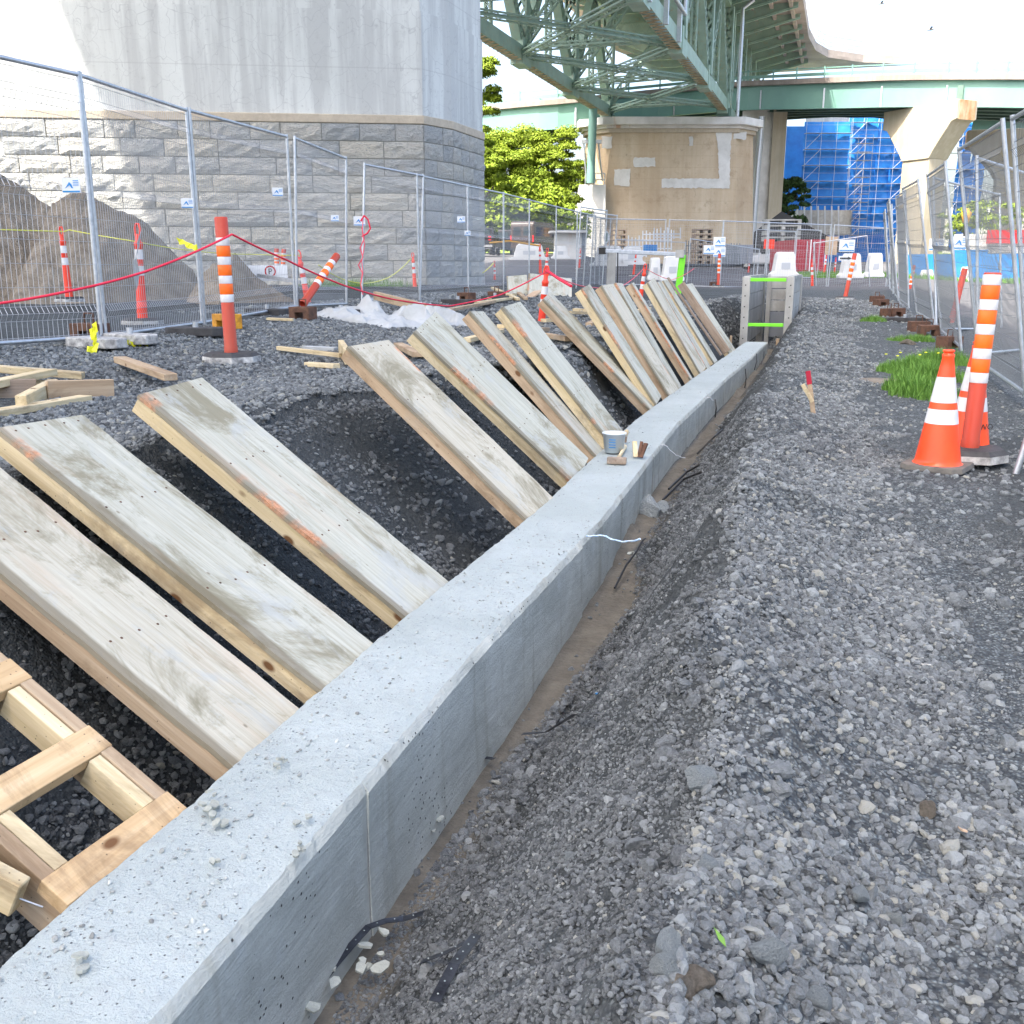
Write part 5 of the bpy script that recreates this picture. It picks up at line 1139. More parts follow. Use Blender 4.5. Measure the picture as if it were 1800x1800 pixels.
# loose lumber
def gb(x0,y0,x1,y1,w,h,l,m='pine',z0=.03,z1=.03): a=gp(x0,y0)+Z_*z0; b=gp(x1,y1)+Z_*z1; return board(a,b,w,h,l,m)
gb(212,648,302,684,.09,.045,'pine stud poking out behind the third formwork panel','tan',.06,.09)
gb(-60,668,148,674,.09,.045,'longest stud at the back of the left lumber heap','pine',.1,.05)
gb(-40,716,92,677,.09,.045,'broad stud crossing the left lumber heap at a slant','pine',.1,.1)
gb(40,730,95,690,.06,.09,'short stud standing on edge in the middle of the left lumber heap','pine',.06,.05)
gb(84,705,200,697,.045,.11,'tan board on edge with a split end, right of the left lumber heap','tan',.06,.06)
gb(-30,745,152,708,.09,.04,'front stud of the left lumber heap','pine',.02,.02)
gb(-60,705,66,700,.04,.12,'brown board on edge deep in the left lumber heap','old',.05,.05); gb(-50,683,110,684,.09,.04,'lower stud at the back of the left lumber heap','pine',.04,.04)
gb(470,566,516,568,.07,.03,'small pale offcut lying before the rusty counterweight','pine')
gb(490,623,600,638,.05,.035,'thin pine strip left of the fourth panel','pine',.04,.05); gb(535,618,590,621,.08,.04,'whitish offcut behind the thin pine strip','cloth',.02,.02); gb(541,646,592,652,.07,.035,'short pine offcut by a stone, below the thin strip','pine')
gb(660,538,775,560,.06,.13,'brown board lying on the white cloth','tan',.16,.10); gb(600,622,612,646,.05,.12,'short block under the top corner of the fourth panel','pine',.05,.08)
for i,(a,b,c,d,m) in enumerate([(720,620,745,632,'pine'),(735,640,700,612,'tan'),(790,556,868,536,'tan'),(860,528,905,522,'pine'),(838,540,905,528,'pine'),(866,514,910,531,'pine'),(905,512,924,530,'tan'),(820,612,880,590,'pine'),(905,600,960,585,'tan'),(930,592,1000,606,'tan'),(955,572,1010,566,'pine'),(1000,560,1062,556,'pine'),(1010,548,1075,553,'pine'),(1100,560,1140,548,'pine'),(880,590,925,577,'pine'),(1035,575,1068,561,'tan')]):
    gb(a,b,c,d,.09,.045,['loose stud between the fourth and fifth panels','short block crossing the loose stud by the fourth panel','long tan stud pointing at the standing offcuts','pale stud lying left of the standing offcuts','lowest stud of the pile left of the standing offcuts','stud slanting across the pile by the offcuts','short board on end beside the tilted red tube','stud seen in the gap behind the fifth panel','wide board beneath the small stud heap behind the seventh panel','stud going under the eighth panel','pale stud at the back of the heap behind the eighth panel','upper stud of the neat pile behind the ninth panel','lower stud of the neat pile behind the ninth panel','stud showing in the gap of the steep row','stud next to the tilted red tube foot','square ended block on the neat pile behind the ninth panel'][i],m,.04+.03*(i%3),.05)
# standing offcut panels
for (x0,y0,x1,y1,x2,y2,l,mi) in ((893,528,930,525,884,487,'tan topped offcut panel leaning at the back, left one',2),(926,518,1005,528,922,480,'large pale plywood offcut leaning at the back, right one',0)):
    a=at(x0,y0,22.5);b=at(x1,y1,22.5);c=at(x2,y2,23.6); T=thing('offcut_panel',l,'offcut'); W=(b-a).length; Lh=(c-a).length; frame(T,a,b-a,c-a)
    mb=MB(); mb.box((W/2,Lh/2,0),(W,Lh,.02)); mb.build('plywood_sheet',PLY[mi],T); mb=MB(); mb.box((.02,Lh/2,-.06),(.04,Lh,.09)); mb.build('side_rail',M['tan'],T)
a=at(938,522,21.5); T=thing('small_offcut','small tan plywood offcut lying between the two standing offcuts','offcut'); frame(T,a,at(962,506,22)-a,at(928,510,22.3)-a); mb=MB(); mb.box((.2,.12,0),(.5,.26,.03)); mb.build('board',M['crate'],T)
# white cloth
def cloth():
    c=gp(690,560); T=thing('white_cloth','crumpled white geotextile sheet heaped on the gravel before the limestone pier','cloth',c)
    def heap(x0,x1,yb,h,seed,name,dd=.7):
        A=gp(x0,yb);B=gp(x1,yb); d=B-A; n=Vector((-d.y,d.x,0)).normalized(); nu,nv=70,44
        U,V=np.meshgrid(np.linspace(0,1,nu),np.linspace(0,1,nv),indexing='ij')
        wx=U*3.2+seed+.7*fbm(U*3,V*3,seed+9,2); wy=V*2.+.6*fbm(U*3+5,V*3,seed+8,2)
        rg=lambda a,b,sd:(1-abs(2*vnoise(a,b,sd)-1))**2.2
        e=np.clip(np.sin(np.pi*U),0,1)**.45*np.clip(np.sin(np.pi*V),0,1)**.5; e=e*np.clip(.55+1.6*fbm(U*2.3+seed,V*2.3,seed+4,3),.1,1.3)
        z=h*e*(.38+.5*rg(wx+wy*.6,wy*1.1-wx*.3,seed)+.22*rg(wx*2.1-wy,wy*2+wx*.5,seed+3))
        px=A.x+d.x*(U+.05*fbm(U*5,V*5,seed+1,3)*2)+n.x*((V-.4)*dd*(1+.35*fbm(U*4,V*0,seed+2,2)*2)); py=A.y+d.y*(U+.05*fbm(U*5,V*5,seed+1,3)*2)+n.y*((V-.4)*dd*(1+.35*fbm(U*4,V*0,seed+2,2)*2))
        g=ground(px,py)+z-.012; mb=MB(); mb.grid([[(px[i,j],py[i,j],g[i,j]) for j in range(nv)] for i in range(nu)],True); mb.build(name,M['cloth'],T,world=True)
    heap(594,696,563,.55,3,'cloth_fold',1.3); heap(650,770,574,.28,8,'cloth_fold',.9); heap(708,806,567,.55,14,'cloth_fold',1.3)
cloth()
# soil piles behind the left fence
def pile(label,pts,D,base_y,seed):
    """silhouette heights at a given distance, rounded in depth"""
    xs=[p[0] for p in pts]; T=thing('soil_pile',label,'soil pile',at(xs[len(xs)//2],base_y,D)); nu,nv=170,80; X=np.linspace(xs[0],xs[-1],nu)
    Hh=np.array([max(0.,at(x,np.interp(x,xs,[p[1] for p in pts]),D).z+.75) for x in X]); C=np.array([at(x,base_y,D)[:2] for x in X]); V=np.linspace(-1,1,nv)
    wd=Hh*1.05+.3; px=C[:,0][:,None]+Hd[0]*V[None]*wd[:,None]; py=C[:,1][:,None]+Hd[1]*V[None]*wd[:,None]
    hh=Hh[:,None]*np.clip(1-np.abs(V[None])**1.25,0,1); hh=hh+(.16+.1*Hh[:,None])*fbm(px*1.8,py*1.8,seed,5)*np.clip(hh*4,0,1)+np.clip(hh*3,0,1)*(.07*fbm(px*9,py*9,seed+3,4)+.05*np.clip(fbm(px*6,py*6,seed+7,2)-.12,0,1)*4)
    mb=MB(); mb.grid([[(px[i,k],py[i,k],-.78+hh[i,k]) for k in range(nv)] for i in range(nu)],True); mb.build('soil_mound',M['dirt'],T,world=True)
pile('large brown soil pile behind the left fence at the photo edge',[(-260,330),(-100,262),(0,285),(45,318),(75,335),(95,350),(130,358),(170,420),(200,480),(220,520)],21.,538,4)
pile('brown soil pile with a peaked crest in the middle of the left fence',[(40,520),(80,430),(120,352),(150,343),(172,340),(232,361),(262,388),(300,430),(345,480),(380,520)],19.8,540,7)
pile('low tail of brown soil running towards the fallen tube',[(330,530),(370,470),(420,438),(455,485),(490,510),(530,530)],18.5,545,9)
# ropes
def rope(pts,m,label,r=.008,cat='rope',sag=0.,nm='rope'):
    P=[]; pts=[Vector(p) for p in pts]
    for i in range(len(pts)-1):
        a,b=pts[i],pts[i+1]
        for t in np.linspace(0,1,12,endpoint=i==len(pts)-2): P.append(a.lerp(b,t)-Z_*(4*sag*t*(1-t)*(b-a).length))
    mb=MB(); mb.tube(P,r,5); return tag(mb.build(nm,M[m]),label,cat)
t1=at(408,412,8.15); t2=at(960,478,14.1)
rope([at(-30,537,6.4),at(120,512,6.7),at(260,476,7.3),t1],'redrope','red rope from the left photo edge up to the tall orange tube',.009,sag=.012)
def rope_tight(pts,m,l,r=.008): return rope(pts,m,l,r,sag=.0)
rope([t1,at(500,455,8.9),at(600,500,9.9),at(690,526,10.9),at(790,538,12),at(880,518,13),t2],'redrope','long red rope sagging from the tall orange tube to the red tube between the panels',.009,sag=.008)
rope([t2,at(975,484,14.6),at(1040,505,18),at(1095,502,21),at(1133,470,24.6)],'pinkrope','red rope from the near red tube to the tube between the far panels',.009,sag=.01)
rope([at(1133,470,24.6),at(1180,492,25.5),at(1220,472,26.5)],'pinkrope','thin pink rope from the far red tube to the green post',.008,sag=.03)
rope([at(-20,403,13),at(113,407,13.8),at(121,404,13.8)],'ropey','yellow rope left of the red tube at the soil pile',.008)
rope([at(121,404,13.8),at(235,424,13.6),at(330,440,15),at(440,447,18),at(528,449,18.4)],'ropey','yellow rope running right from the red tube at the soil pile',.008,sag=.005)
rope([at(560,466,18.4),at(600,490,20),at(640,498,22),at(685,487,25),at(722,455,28.5)],'ropey','yellow rope sagging in front of the limestone pier',.012,sag=.01)
rope([at(860,395+32,52),at(895,424,52),at(950,432,52)],'pipey','yellow barrier rope before the parked vehicles',.05)
rope([at(848,480,30),at(868,462,30)],'ropey','short yellow rope at the pier corner',.012,sag=.05)
rp=[(634,389),(640,379),(647,386),(651,402),(646,410),(636,416)]
rope([at(x,y,16.6) for x,y in rp],'redrope','red rope looped at the top of the fence by the blue sign',.014)
rope([at(x,y,16.6) for x,y in ((636,400),(640,420),(633,436),(638,452),(630,466),(637,480),(634,500),(638,518))],'pinkrope','red rope hanging down the fence below the blue sign',.011)
rope([at(x,y,16.4) for x,y in ((638,385),(637,410),(641,430),(636,460),(638,480),(635,495))],'pinkrope','second strand of red rope hanging beside the first',.008)
P0=t2; rope([P0+Vector((.02,-.05,.02)),at(985,492,13.6),at(1004,503,13.2)],'redrope','frayed red rope end hanging right of the near red tube',.02)
# caution tape
def rib(pts,w,m,label,name='caution_tape',cat='tape'):
    r=random.Random(label); P=[]
    for p in pts: 
        p=Vector(p); a=r.uniform(0,6.28); d=Vector((math.cos(a)*.3,math.sin(a)*.3,r.uniform(.5,1))).normalized()*w/2; P.append([p-d,p+d])
    mb=MB(); mb.grid(P,False); o=mb.build(name,M[m]); s_=o.modifiers.new('thickness','SOLIDIFY'); s_.thickness=.0012; return tag(o,label,cat)
rib([at(166+random.uniform(-7,9),572+i*3.0,7.55) for i in range(14)],.07,'yellow','crumpled yellow tape wound round the first upright foot')
rib([gp(215+i*4.5,608+random.uniform(-3,2))+Z_*.03 for i in range(11)],.05,'yellow','crumpled yellow tape lying right of the first fence foot')
rib([gp(153+i*6,617)+Z_*.03 for i in range(4)],.07,'yellow','flat piece of yellow tape under the first fence foot')
rib([at(312+i*5,424+i*1.6+random.uniform(-3,3),10.6) for i in range(8)],.06,'yellow','yellow tape fluttering on the second fence panel')
# white sheet wrapped on the red tube
rib([at(246,412,11.6),at(243,440,11.6),at(240,470,11.6),at(238,500,11.6)],.16,'cloth','white sheet hanging off the left side of the red tube','plastic_sheet','sheet')
# twisted tape over the wall, bands, cables
def strap(pts,w,m,label,holes=False):
    P=[Vector(p) for p in pts]; Q=[]; mb=MB()
    for i,p in enumerate(P):
        d=(P[min(i+1,len(P)-1)]-P[max(i-1,0)]).normalized(); n=d.cross(Z_).normalized()*w/2; Q.append([p-n,p+n])
    mb.grid(Q,False); T=mb.build('steel_band',M[m]); s_=T.modifiers.new('thickness','SOLIDIFY'); s_.thickness=.0015; tag(T,label,'metal strap')
    if holes:
        for i in range(len(P)-1):
            L=(P[i+1]-P[i]).length; k=max(1,int(L/.035))
            for j in range(k):
                c=P[i].lerp(P[i+1],(j+.5)/k)+Z_*.003; h=MB(); h.lathe([(0,0),(.0022,0),(.0022,.001),(0,.001)],6,c); o=h.build('rivet_hole',M['wall_top']); o.parent=T
def G2(x,y,o=.02): return gp(x,y)+Z_*(o+.022)
strap([G2(x,y,o) for x,y,o in ((525,1812,.02),(560,1778,.03),(590,1745,.04),(620,1715,.05),(650,1687,.06),(680,1668,.05),(710,1655,.04),(745,1641,.02))],.022,'band','long curved dark steel band at the wall foot at the bottom',True)
strap([G2(742,1736,.01),G2(790,1716,.02),G2(836,1690,.02)],.022,'band','short black perforated steel band on the gravel at the bottom',True)
strap([G2(765,1812,.01),G2(800,1755,.02),G2(838,1692,.03)],.024,'band','dark steel band with white plaster patches crossing the bottom edge',True)
strap([G2(x,y,.03) for x,y in ((918,1312),(960,1300),(1010,1292),(1050,1296))],.02,'band','thin dark band half buried on the mud by the wall')
strap([G2(845,1345),G2(868,1352)],.02,'band','short piece of steel band at the wall foot')
def cable(pts,label,r=.007,m='black'): rope(pts,m,label,r,'cable',nm='cable')
cable([G2(x,y,o) for x,y,o in ((1080,1045,.01),(1100,1018,.05),(1118,1000,.08),(1128,985,.09),(1133,960,.02))],'black cable end curving out of the mud below the twisted tape',.006)
cable([G2(1165,890,.02),G2(1200,865,.06),G2(1232,838,.04)],'black cable beside the big rock at the wall foot',.009); cable([G2(1175,872,.03),G2(1205,850,.06),G2(1228,836,.05)],'second black cable just above the first by the big rock',.009)
cable([G2(1225,806,.02),G2(1255,785,.05),G2(1270,760,.05)],'black cable further along the trench foot',.009)
def tape_over(a,b,c,l,m='tape',r=.006): mb=MB(); pts=[a.lerp(b,t)+Z_*.002*math.sin(t*18) for t in np.linspace(0,1,14)]+[b.lerp(c,t)-Z_*.02*math.sin(t*3.14)+Z_*.002*math.sin(t*20) for t in np.linspace(.08,1,14)]; mb.tube(pts,[r*(.7+.5*abs(math.sin(i*1.9))) for i in range(len(pts))],5); tag(mb.build('twisted_tape',M[m]),l,'tape')
tape_over(onz(1030,948,ZW)+Z_*.015,onz(1060,948,ZW)+Z_*.02,onX(1125,948,-.80),'twisted blue and white tape stretched from the wall across the trench',r=.0045)
tape_over(onz(1160,785,ZW)+Z_*.01,onz(1170,785,ZW)+Z_*.01,onX(1204,805,-.95),'pale wire hanging over the wall edge beyond the pail','wirel',.003)
tape_over(onz(1236,700,ZW)+Z_*.01,onz(1250,701,ZW)+Z_*.01,onX(1257,702,-1.1),'short pale wire loop over the far wall edge','wirel',.003)
for x0,y0,x1,y1,l in ((1257,702,1257,733,'dark wire dropping down the wall face below the pale loop'),(1310,648,1309,682,'first dark wire hanging on the far wall face'),(1330,622,1326,650,'second dark wire hanging on the far wall face'),(1343,618,1338,640,'last dark wire hanging near the wall end')):
    rope([onX(x0,y0,-1.09),onX((x0+x1)/2+2,(y0+y1)/2,-1.07),onX(x1,y1,-1.085)],'black',l,.007,'wire',nm='wire')
# stake
p=gp(1432,728); T=thing('survey_stake','thin survey stake with a red painted top and a broken wood sliver, in the gravel','stake',p)
P1('stake','tan',lambda mb:mb.beam(p-Z_*.05,at(1423,675,p.dot(H_)),.035,.012,Hd),T); P1('painted_top','redc',lambda mb:mb.beam(at(1423,675.5,p.dot(H_)-.001),at(1420,652,p.dot(H_)-.001),.036,.013,Hd),T); P1('wood_sliver','pine',lambda mb:mb.beam(at(1428,706,p.dot(H_)-.03),at(1411,676,p.dot(H_)-.05),.03,.012,Hd),T)
p=gp(1545,672); T=thing('flat_cover','flat brown worn plate lying at the edge of the grass','ground plate',p); P1('plate','dirt',lambda mb:mb.lathe([(0,.015),(.2,.015),(.22,.0)],16,p),T)
# grass
def tuft(label,pts,n,h,seed,flowers=0,name='grass_tuft'):
    r=random.Random(seed); mb=MB(); T=thing(name,label,'grass',pts[0][0]); L=[]
    for i in range(n):
        c,rad=pts[r.randrange(len(pts))]; a=r.uniform(0,6.28); q=rad*r.random()**.62; L.append((c.x+math.cos(a)*q*1.2,c.y+math.sin(a)*q,q/rad))
    A=np.array(L); Zg=ground(A[:,0],A[:,1])
    for (x,y,k),z in zip(L,Zg):
        H=h*r.uniform(.3,1.05)*(1-.65*k*k); b=r.uniform(0,6.28); w_=.0035; l=r.uniform(.15,.7)*H
        dx,dy=math.cos(b),math.sin(b); px,py=-dy*w_,dx*w_
        mb.add([(x-px,y-py,z-.01),(x+px,y+py,z-.01),(x+dx*l*.4+px*.8,y+dy*l*.4+py*.8,z+H*.6),(x+dx*l*.4-px*.8,y+dy*l*.4-py*.8,z+H*.6),(x+dx*l,y+dy*l,z+H)],[(0,1,2,3),(3,2,4)])
    tag(mb.build('blades',M['grass'],T,world=True),kind='stuff')
    for i in range(flowers):
        c,rad=pts[0]; p=Vector((c.x+r.uniform(-rad,rad),c.y+r.uniform(-rad,rad),0)); p.z=gz(p.x,p.y)+h*r.uniform(.8,1.1); m2=MB(); m2.lathe([(0,.01),(.014,.006),(.016,0),(0,-.004)],8,p); m2.build('flower',M['yellow'],T,world=True)
g=[gp(1600,655),gp(1640,668),gp(1595,690),gp(1650,640),gp(1625,700)]
tuft('large tuft of green grass with small yellow flowers left of the cones',[(g[0],.3),(g[1],.34),(g[2],.2),(g[3],.34),(g[4],.26)],8000,.21,1,6)
tuft('smaller grass tuft on a dark sod behind the large tuft',[(gp(1590,597),.22),(gp(1620,600),.16)],1200,.12,2); tuft('small grass tuft near the leaning orange tube',[(gp(1535,567),.2)],700,.14,3)
tuft('weeds growing along the foot of the limestone pier',[(at(560,492,30),.6),(at(590,497,30),.6),(at(680,500,30),.8),(at(640,498,30),.6)],1500,.35,4)
rock('soil_clod','dark sod clod under the smaller grass tuft',gp(1597,604)+Z_*.0,.16,77,'soil clod','dirt',.35)
gl=[at(x,468,60) for x in (0,)]
# road sign lying by the fence
T=thing('road_sign','white road sign with a red no parking ring, leaning low by the limestone pier','sign',at(470,480,19.)); M3=Matrix((R_,H_,Z_)).transposed()
P1('sign_plate','signw',lambda mb:mb.box(at(470,480,19.),(.75,.02,.28),M3),T)
def ring(mb,c,r0,r1):
    V=[];n=20
    for k in range(n): a=2*math.pi*k/n; V+= [c+R_*math.cos(a)*r0+Z_*math.sin(a)*r0,c+R_*math.cos(a)*r1+Z_*math.sin(a)*r1]
    V2=[v-H_*.006 for v in V]; mb.add(V2,[(2*k,2*k+1,(2*k+3)%(2*n),(2*k+2)%(2*n)) for k in range(n)])
P1('red_ring','redl',lambda mb:(ring(mb,at(475,477,18.985),.08,.105)),T)
o=text('letter','P',.15,.001,M['black'],T); o.rotation_euler=(math.pi/2,0,YAW); o.location=at(471.5,482,18.95)-T.location
T=thing('steel_strip','long grey steel strip lying by the limestone pier','steel strip',at(500,490,18.5)); P1('strip','galv',lambda mb:mb.beam(at(455,484,18.8),at(530,496,18.2),.1,.06),T)
# ---------------------------------------------------------------- barriers, container, vehicles, yard
def barrier(x,yb,D,w,h,label,m='plasticw'):
    p=at(x,yb,D); T=thing('plastic_barrier',label,'barrier',p); mb=MB(); a=w/2; mb.extr([(-a,0),(-a,.12),(-a*.78,.2),(-a*.62,h*.9),(-a*.5,h),(a*.5,h),(a*.62,h*.9),(a*.78,.2),(a,.12),(a,0)],p-H_*.25,p+H_*.25,R_,(0,0,1)); mb.build('barrier_body',M[m],T,world=True,bevel=.03)
    mb=MB(); mb.box(p+Z_*h*.45-H_*.255,(w*.3,.02,h*.25),M3); mb.build('recess',M['wirel'],T,world=True)
for x,y,D,w,h,l in ((1180,494,36,.85,.86,'white plastic barrier behind the steel beam'),(1150,493,37,.5,.8,'white barrier end left of the white barrier behind the beam'),(1377,487,40,1.1,.95,'white plastic barrier left of the red container'),(1494,489,42,1.,.98,'white plastic barrier under the arrow board'),(1535,487,44,.8,1.,'white barrier right of the arrow board barrier'),(930,457,66,2.6,1.,'white concrete barrier before the dark van'),(985,455,66,1.2,.8,'small white barrier by the van front'),(1070,468,52,1.9,1.0,'white block left under the stored frames'),(1110,466,52,1.4,.9,'white block under the stored frames'),
    (1628,492,58,.8,.55,'white cloth covered lump on the grass strip, left one'),(1697,496,52,.6,.75,'white cloth covered lump on the grass strip, right one')): barrier(x,y,D,w,h,l,'plasticw')
p=at(1489,465,41.8); T=thing('arrow_board','white arrow board pointing right above the white barrier','sign',p); P1('board','signw',lambda mb:mb.box(at(1487,454,41.5),(.6,.04,.18),M3),T); P1('arrow','black',lambda mb:mb.extr([(-.24,-.03),(.08,-.03),(.08,-.07),(.24,0),(.08,.07),(.08,.03),(-.24,.03)],at(1487,454,41.47),at(1487,454,41.46),R_,(0,0,1)),T)
def orange_panel(x,y,D,w,h,l,m='orange'): T=thing('orange_sign',l,'sign',at(x,y,D)); P1('sign_plate',m,lambda mb:mb.box(at(x,y,D),(w,.04,h),M3),T); P1('sign_leg','galv',lambda mb:mb.beam(at(x,y+6,D+.05),at(x,y+28,D+.05),.05,.05),T)
orange_panel(1352,429,45,.46,.4,'plain orange square sign above the white pickup','tuber'); orange_panel(1461,432,52,.6,.9,'pale orange panel right of the red container','crate')
# red container
p=at(1420,478,60); T=thing('red_container','dark red steel shipping container with double doors','container',p); k=60/ (Vector(FW).dot(Vector(at(1420,478,60)))/1)*1
a,b=at(1397,477,60),at(1446,477,60); W=(b-a).length; top=at(1420,421,60).z-a.z
P1('body','redc',lambda mb:mb.box(((a+b)/2)+Z_*top/2+H_*3,(W,6,top),M3),T)
for s in (-1,1):
    P1('door','redc',lambda mb:[mb.box((a+b)/2+R_*(s*W/4)+Z_*top/2-H_*.05+R_*(q*.18),(.07,.06,top*.92),M3) for q in range(-3,4)],T); P1('lock_rod','galv',lambda mb:mb.beam((a+b)/2+R_*(s*W*.13)-H_*.1+Z_*.1,(a+b)/2+R_*(s*W*.13)-H_*.1+Z_*(top-.1),.05,.05),T)
P1('door_frame','signw',lambda mb:[mb.beam(q+Z_*.0-H_*.09,q+Z_*top-H_*.09,.06,.06) for q in (a-R_*.05,(a+b)/2,b+R_*.05)],T)
# vehicles
def vehicle(label,cat,prof,width,loc_,rz,paint,win,wheels,extra=None,name='van'):
    """profile in x (length, front +x) and z; side windows as polygons"""
    T=thing(name,label,cat,loc_,rz)
    P1('body',paint,lambda mb:mb.extr(prof,(0,-width/2,0),(0,width/2,0),(1,0,0),(0,0,1)),T,.09,False)
    for poly in win:
        for s in (-1,1): P1('window','glass',lambda mb:mb.extr(poly,(0,s*(width/2-.02),0),(0,s*(width/2+.012),0),(1,0,0),(0,0,1)),T,0,False)
    for x in wheels:
        for s in (-1,1):
            c=(x,s*(width/2-.08),.36); 
            def tyre(mb):
                n=18; V=[]
                for yy in (-.11,.11):
                    for k in range(n): t=2*math.pi*k/n; V.append((c[0]+.36*math.cos(t),c[1]+yy,c[2]+.36*math.sin(t)))
                mb.add(V,[(k,(k+1)%n,n+(k+1)%n,n+k) for k in range(n)]+[tuple(range(n)),tuple(range(n,2*n))[::-1]])
            w_=P1('wheel','tyre',tyre,T,0,False); 
            h=P1('rim','chrome',lambda mb:mb.box((c[0],c[1]+s*.12,c[2]),(.3,.02,.3)),T,0,False); h.parent=w_
    if extra: extra(T)
    return T
vanprof=[(-2.9,.5),(-2.9,2.45),(-2.7,2.65),(.9,2.65),(1.35,2.4),(2.0,1.45),(2.8,1.15),(2.95,.9),(2.95,.5)]
def vex(T):
    for s in (-1,1): P1('rear_window','glass',lambda mb:mb.box((-2.91,s*.42,1.9),(.03,.6,.65)),T,0,False); P1('tail_light','redl',lambda mb:mb.box((-2.92,s*.93,1.35),(.04,.12,.5)),T,0,False); P1('rear_door','paintd',lambda mb:mb.box((-2.9,s*.46,1.45),(.05,.86,1.75)),T,.02,False)
    P1('number_plate','signw',lambda mb:mb.box((-2.94,0,1.0),(.02,.5,.14)),T,0,False); P1('bumper','black',lambda mb:mb.box((-2.97,0,.6),(.18,1.9,.2)),T,0,False); P1('roof_rail','black',lambda mb:mb.tube([(-2.4,.9,2.7),(.8,.9,2.7)],.03,6),T,0,False)
    P1('door_mirror','black',lambda mb:mb.box((1.35,-1.1,1.65),(.15,.2,.3)),T,0,False)
vh=at(943,452,82); vehicle('dark brown high roof van parked with its rear towards the camera, beside the sunlit trees','van',vanprof,2.0,Vector((vh.x,vh.y,vh.z)),YAW+math.radians(66),'paintd',[[(1.05,1.55),(1.0,2.2),(1.3,2.2),(1.75,1.55)],[(-.9,1.55),(-.9,2.25),(.75,2.25),(.75,1.55)],[(-2.5,1.55),(-2.5,2.25),(-1.1,2.25),(-1.1,1.55)]],(-1.9,2.0),vex)
suv=[(-2.3,.45),(-2.35,1.1),(-2.1,1.75),(.6,1.8),(1.2,1.15),(2.3,1.0),(2.4,.45)]
vp=at(852,449,78); vehicle('dark blue car with a pale stripe parked left of the dark van','car',[(x*1.05,z*1.12) for x,z in suv],1.9,vp,YAW+math.radians(84),'paintg',[[(-1.9,1.3),(-1.8,1.85),(.55,1.9),(1.1,1.3)]],(-1.45,1.5),lambda T:(P1('tail_light','redl',lambda mb:mb.box((-2.44,-.7,1.2),(.04,.2,.3)),T,0,False),P1('rear_window','glass',lambda mb:mb.box((-2.36,0,1.6),(.05,1.4,.45)),T,0,False),P1('bumper','chrome',lambda mb:mb.box((-2.5,0,.65),(.1,1.8,.15)),T,0,False)),'car')
vp=at(886,450,88); vehicle('black sport utility car mostly hidden between the blue car and the van','car',[(x,z*1.2) for x,z in suv],1.9,vp,YAW+math.radians(82),'paintg',[[(-1.9,1.3),(-1.8,1.9),(.55,1.95),(1.1,1.3)]],(-1.45,1.5),lambda T:(P1('rear_window','glass',lambda mb:mb.box((-2.3,0,1.65),(.05,1.4,.45)),T,0,False),P1('tail_light','redl',lambda mb:mb.box((-2.4,.7,1.25),(.04,.2,.3)),T,0,False)),'car')
pick=[(-2.8,.5),(-2.8,1.15),(-.9,1.15),(-.75,1.85),(.7,1.85),(1.35,1.2),(2.6,1.1),(2.75,.5)]
vp=at(1352,474,85); vehicle('white pickup truck with crew cab behind the far fence','pickup truck',pick,1.9,vp,YAW+math.radians(-18),'paintw',[[(-.65,1.25),(-.6,1.75),(.0,1.75),(.0,1.25)],[(.08,1.25),(.08,1.75),(.65,1.75),(1.15,1.25)]],(-1.8,1.75),lambda T:(P1('tail_light','redl',lambda mb:mb.box((-2.81,-.85,1.0),(.04,.12,.25)),T,0,False),P1('headlight','chrome',lambda mb:mb.box((2.7,-.75,.9),(.1,.3,.2)),T,0,False),P1('cargo_pack','bluel',lambda mb:mb.box((.1,0,1.95),(1.2,1.2,.18)),T,.05,False)),'pickup_truck')
T=thing('electrical_cabinet','pale grey utility cabinet with sloping roof right of the van','cabinet',at(1000,452,72)); P1('cabinet_body','grey',lambda mb:mb.box(at(1003,431,72),(2.0,1.6,2.0),M3),T); P1('cabinet_body','cap',lambda mb:mb.box(at(998,431,71.1),(1.9,.1,1.9),M3),T); P1('roof_cover','cap',lambda mb:mb.box(at(998,408,71.5),(2.6,2.2,.12),M3),T)
# storage yard under the brown pier
def rack(x0,x1,y0,y1,D,n,label,m='wirel',t=.06):
    T=thing('frame_rack',label,'rack',at((x0+x1)/2,y1,D)); 
    for i in range(n): x=x0+(x1-x0)*i/(n-1); P1('upright',m,lambda mb:mb.beam(at(x,y0+random.uniform(-4,4),D),at(x,y1,D),t,t),T)
    for y in (y0+8,(y0+y1)/2,y1-3): P1('crossbar',m,lambda mb:mb.beam(at(x0,y,D),at(x1,y,D),t,t),T)
rack(1086,1136,414,452,60,9,'rack of white scaffold frames stored under the brown pier, left','signw'); rack(1130,1180,404,440,62,9,'taller rack of white tubes stored against the brown pier','signw'); rack(1150,1196,403,420,61,5,'light tube frame on top of the tall rack'); rack(1206,1252,424,465,58,12,'rack of dark wire frames right of the green post','wire',.05); rack(1276,1300,430,464,58,6,'small rack of grey frames left of the pickup','wire',.05)
def stack(x,yb,D,w,h,n,label,m='crate'):
    T=thing('pallet_stack',label,'pallet stack',at(x,yb,D)); z0=at(x,yb,D)
    for i in range(n): P1('pallet',m,lambda mb:[mb.box(z0+Z_*(h/n*(i+.75)),(w,1.,h/n*.25),M3)]+[mb.box(z0+Z_*(h/n*(i+.35))+R_*q*w*.45,(w*.1,1.,h/n*.5),M3) for q in (-1,0,1)],T)
stack(1083,446,60,1.1,1.4,5,'stack of tan pallets at the foot of the pier patch'); stack(1232,464,57,1.,1.9,7,'stack of brown pallets beside the dark wire frames','old'); stack(1372,425,70,2.4,1.5,4,'stack of grey crates left of the red container','shore')
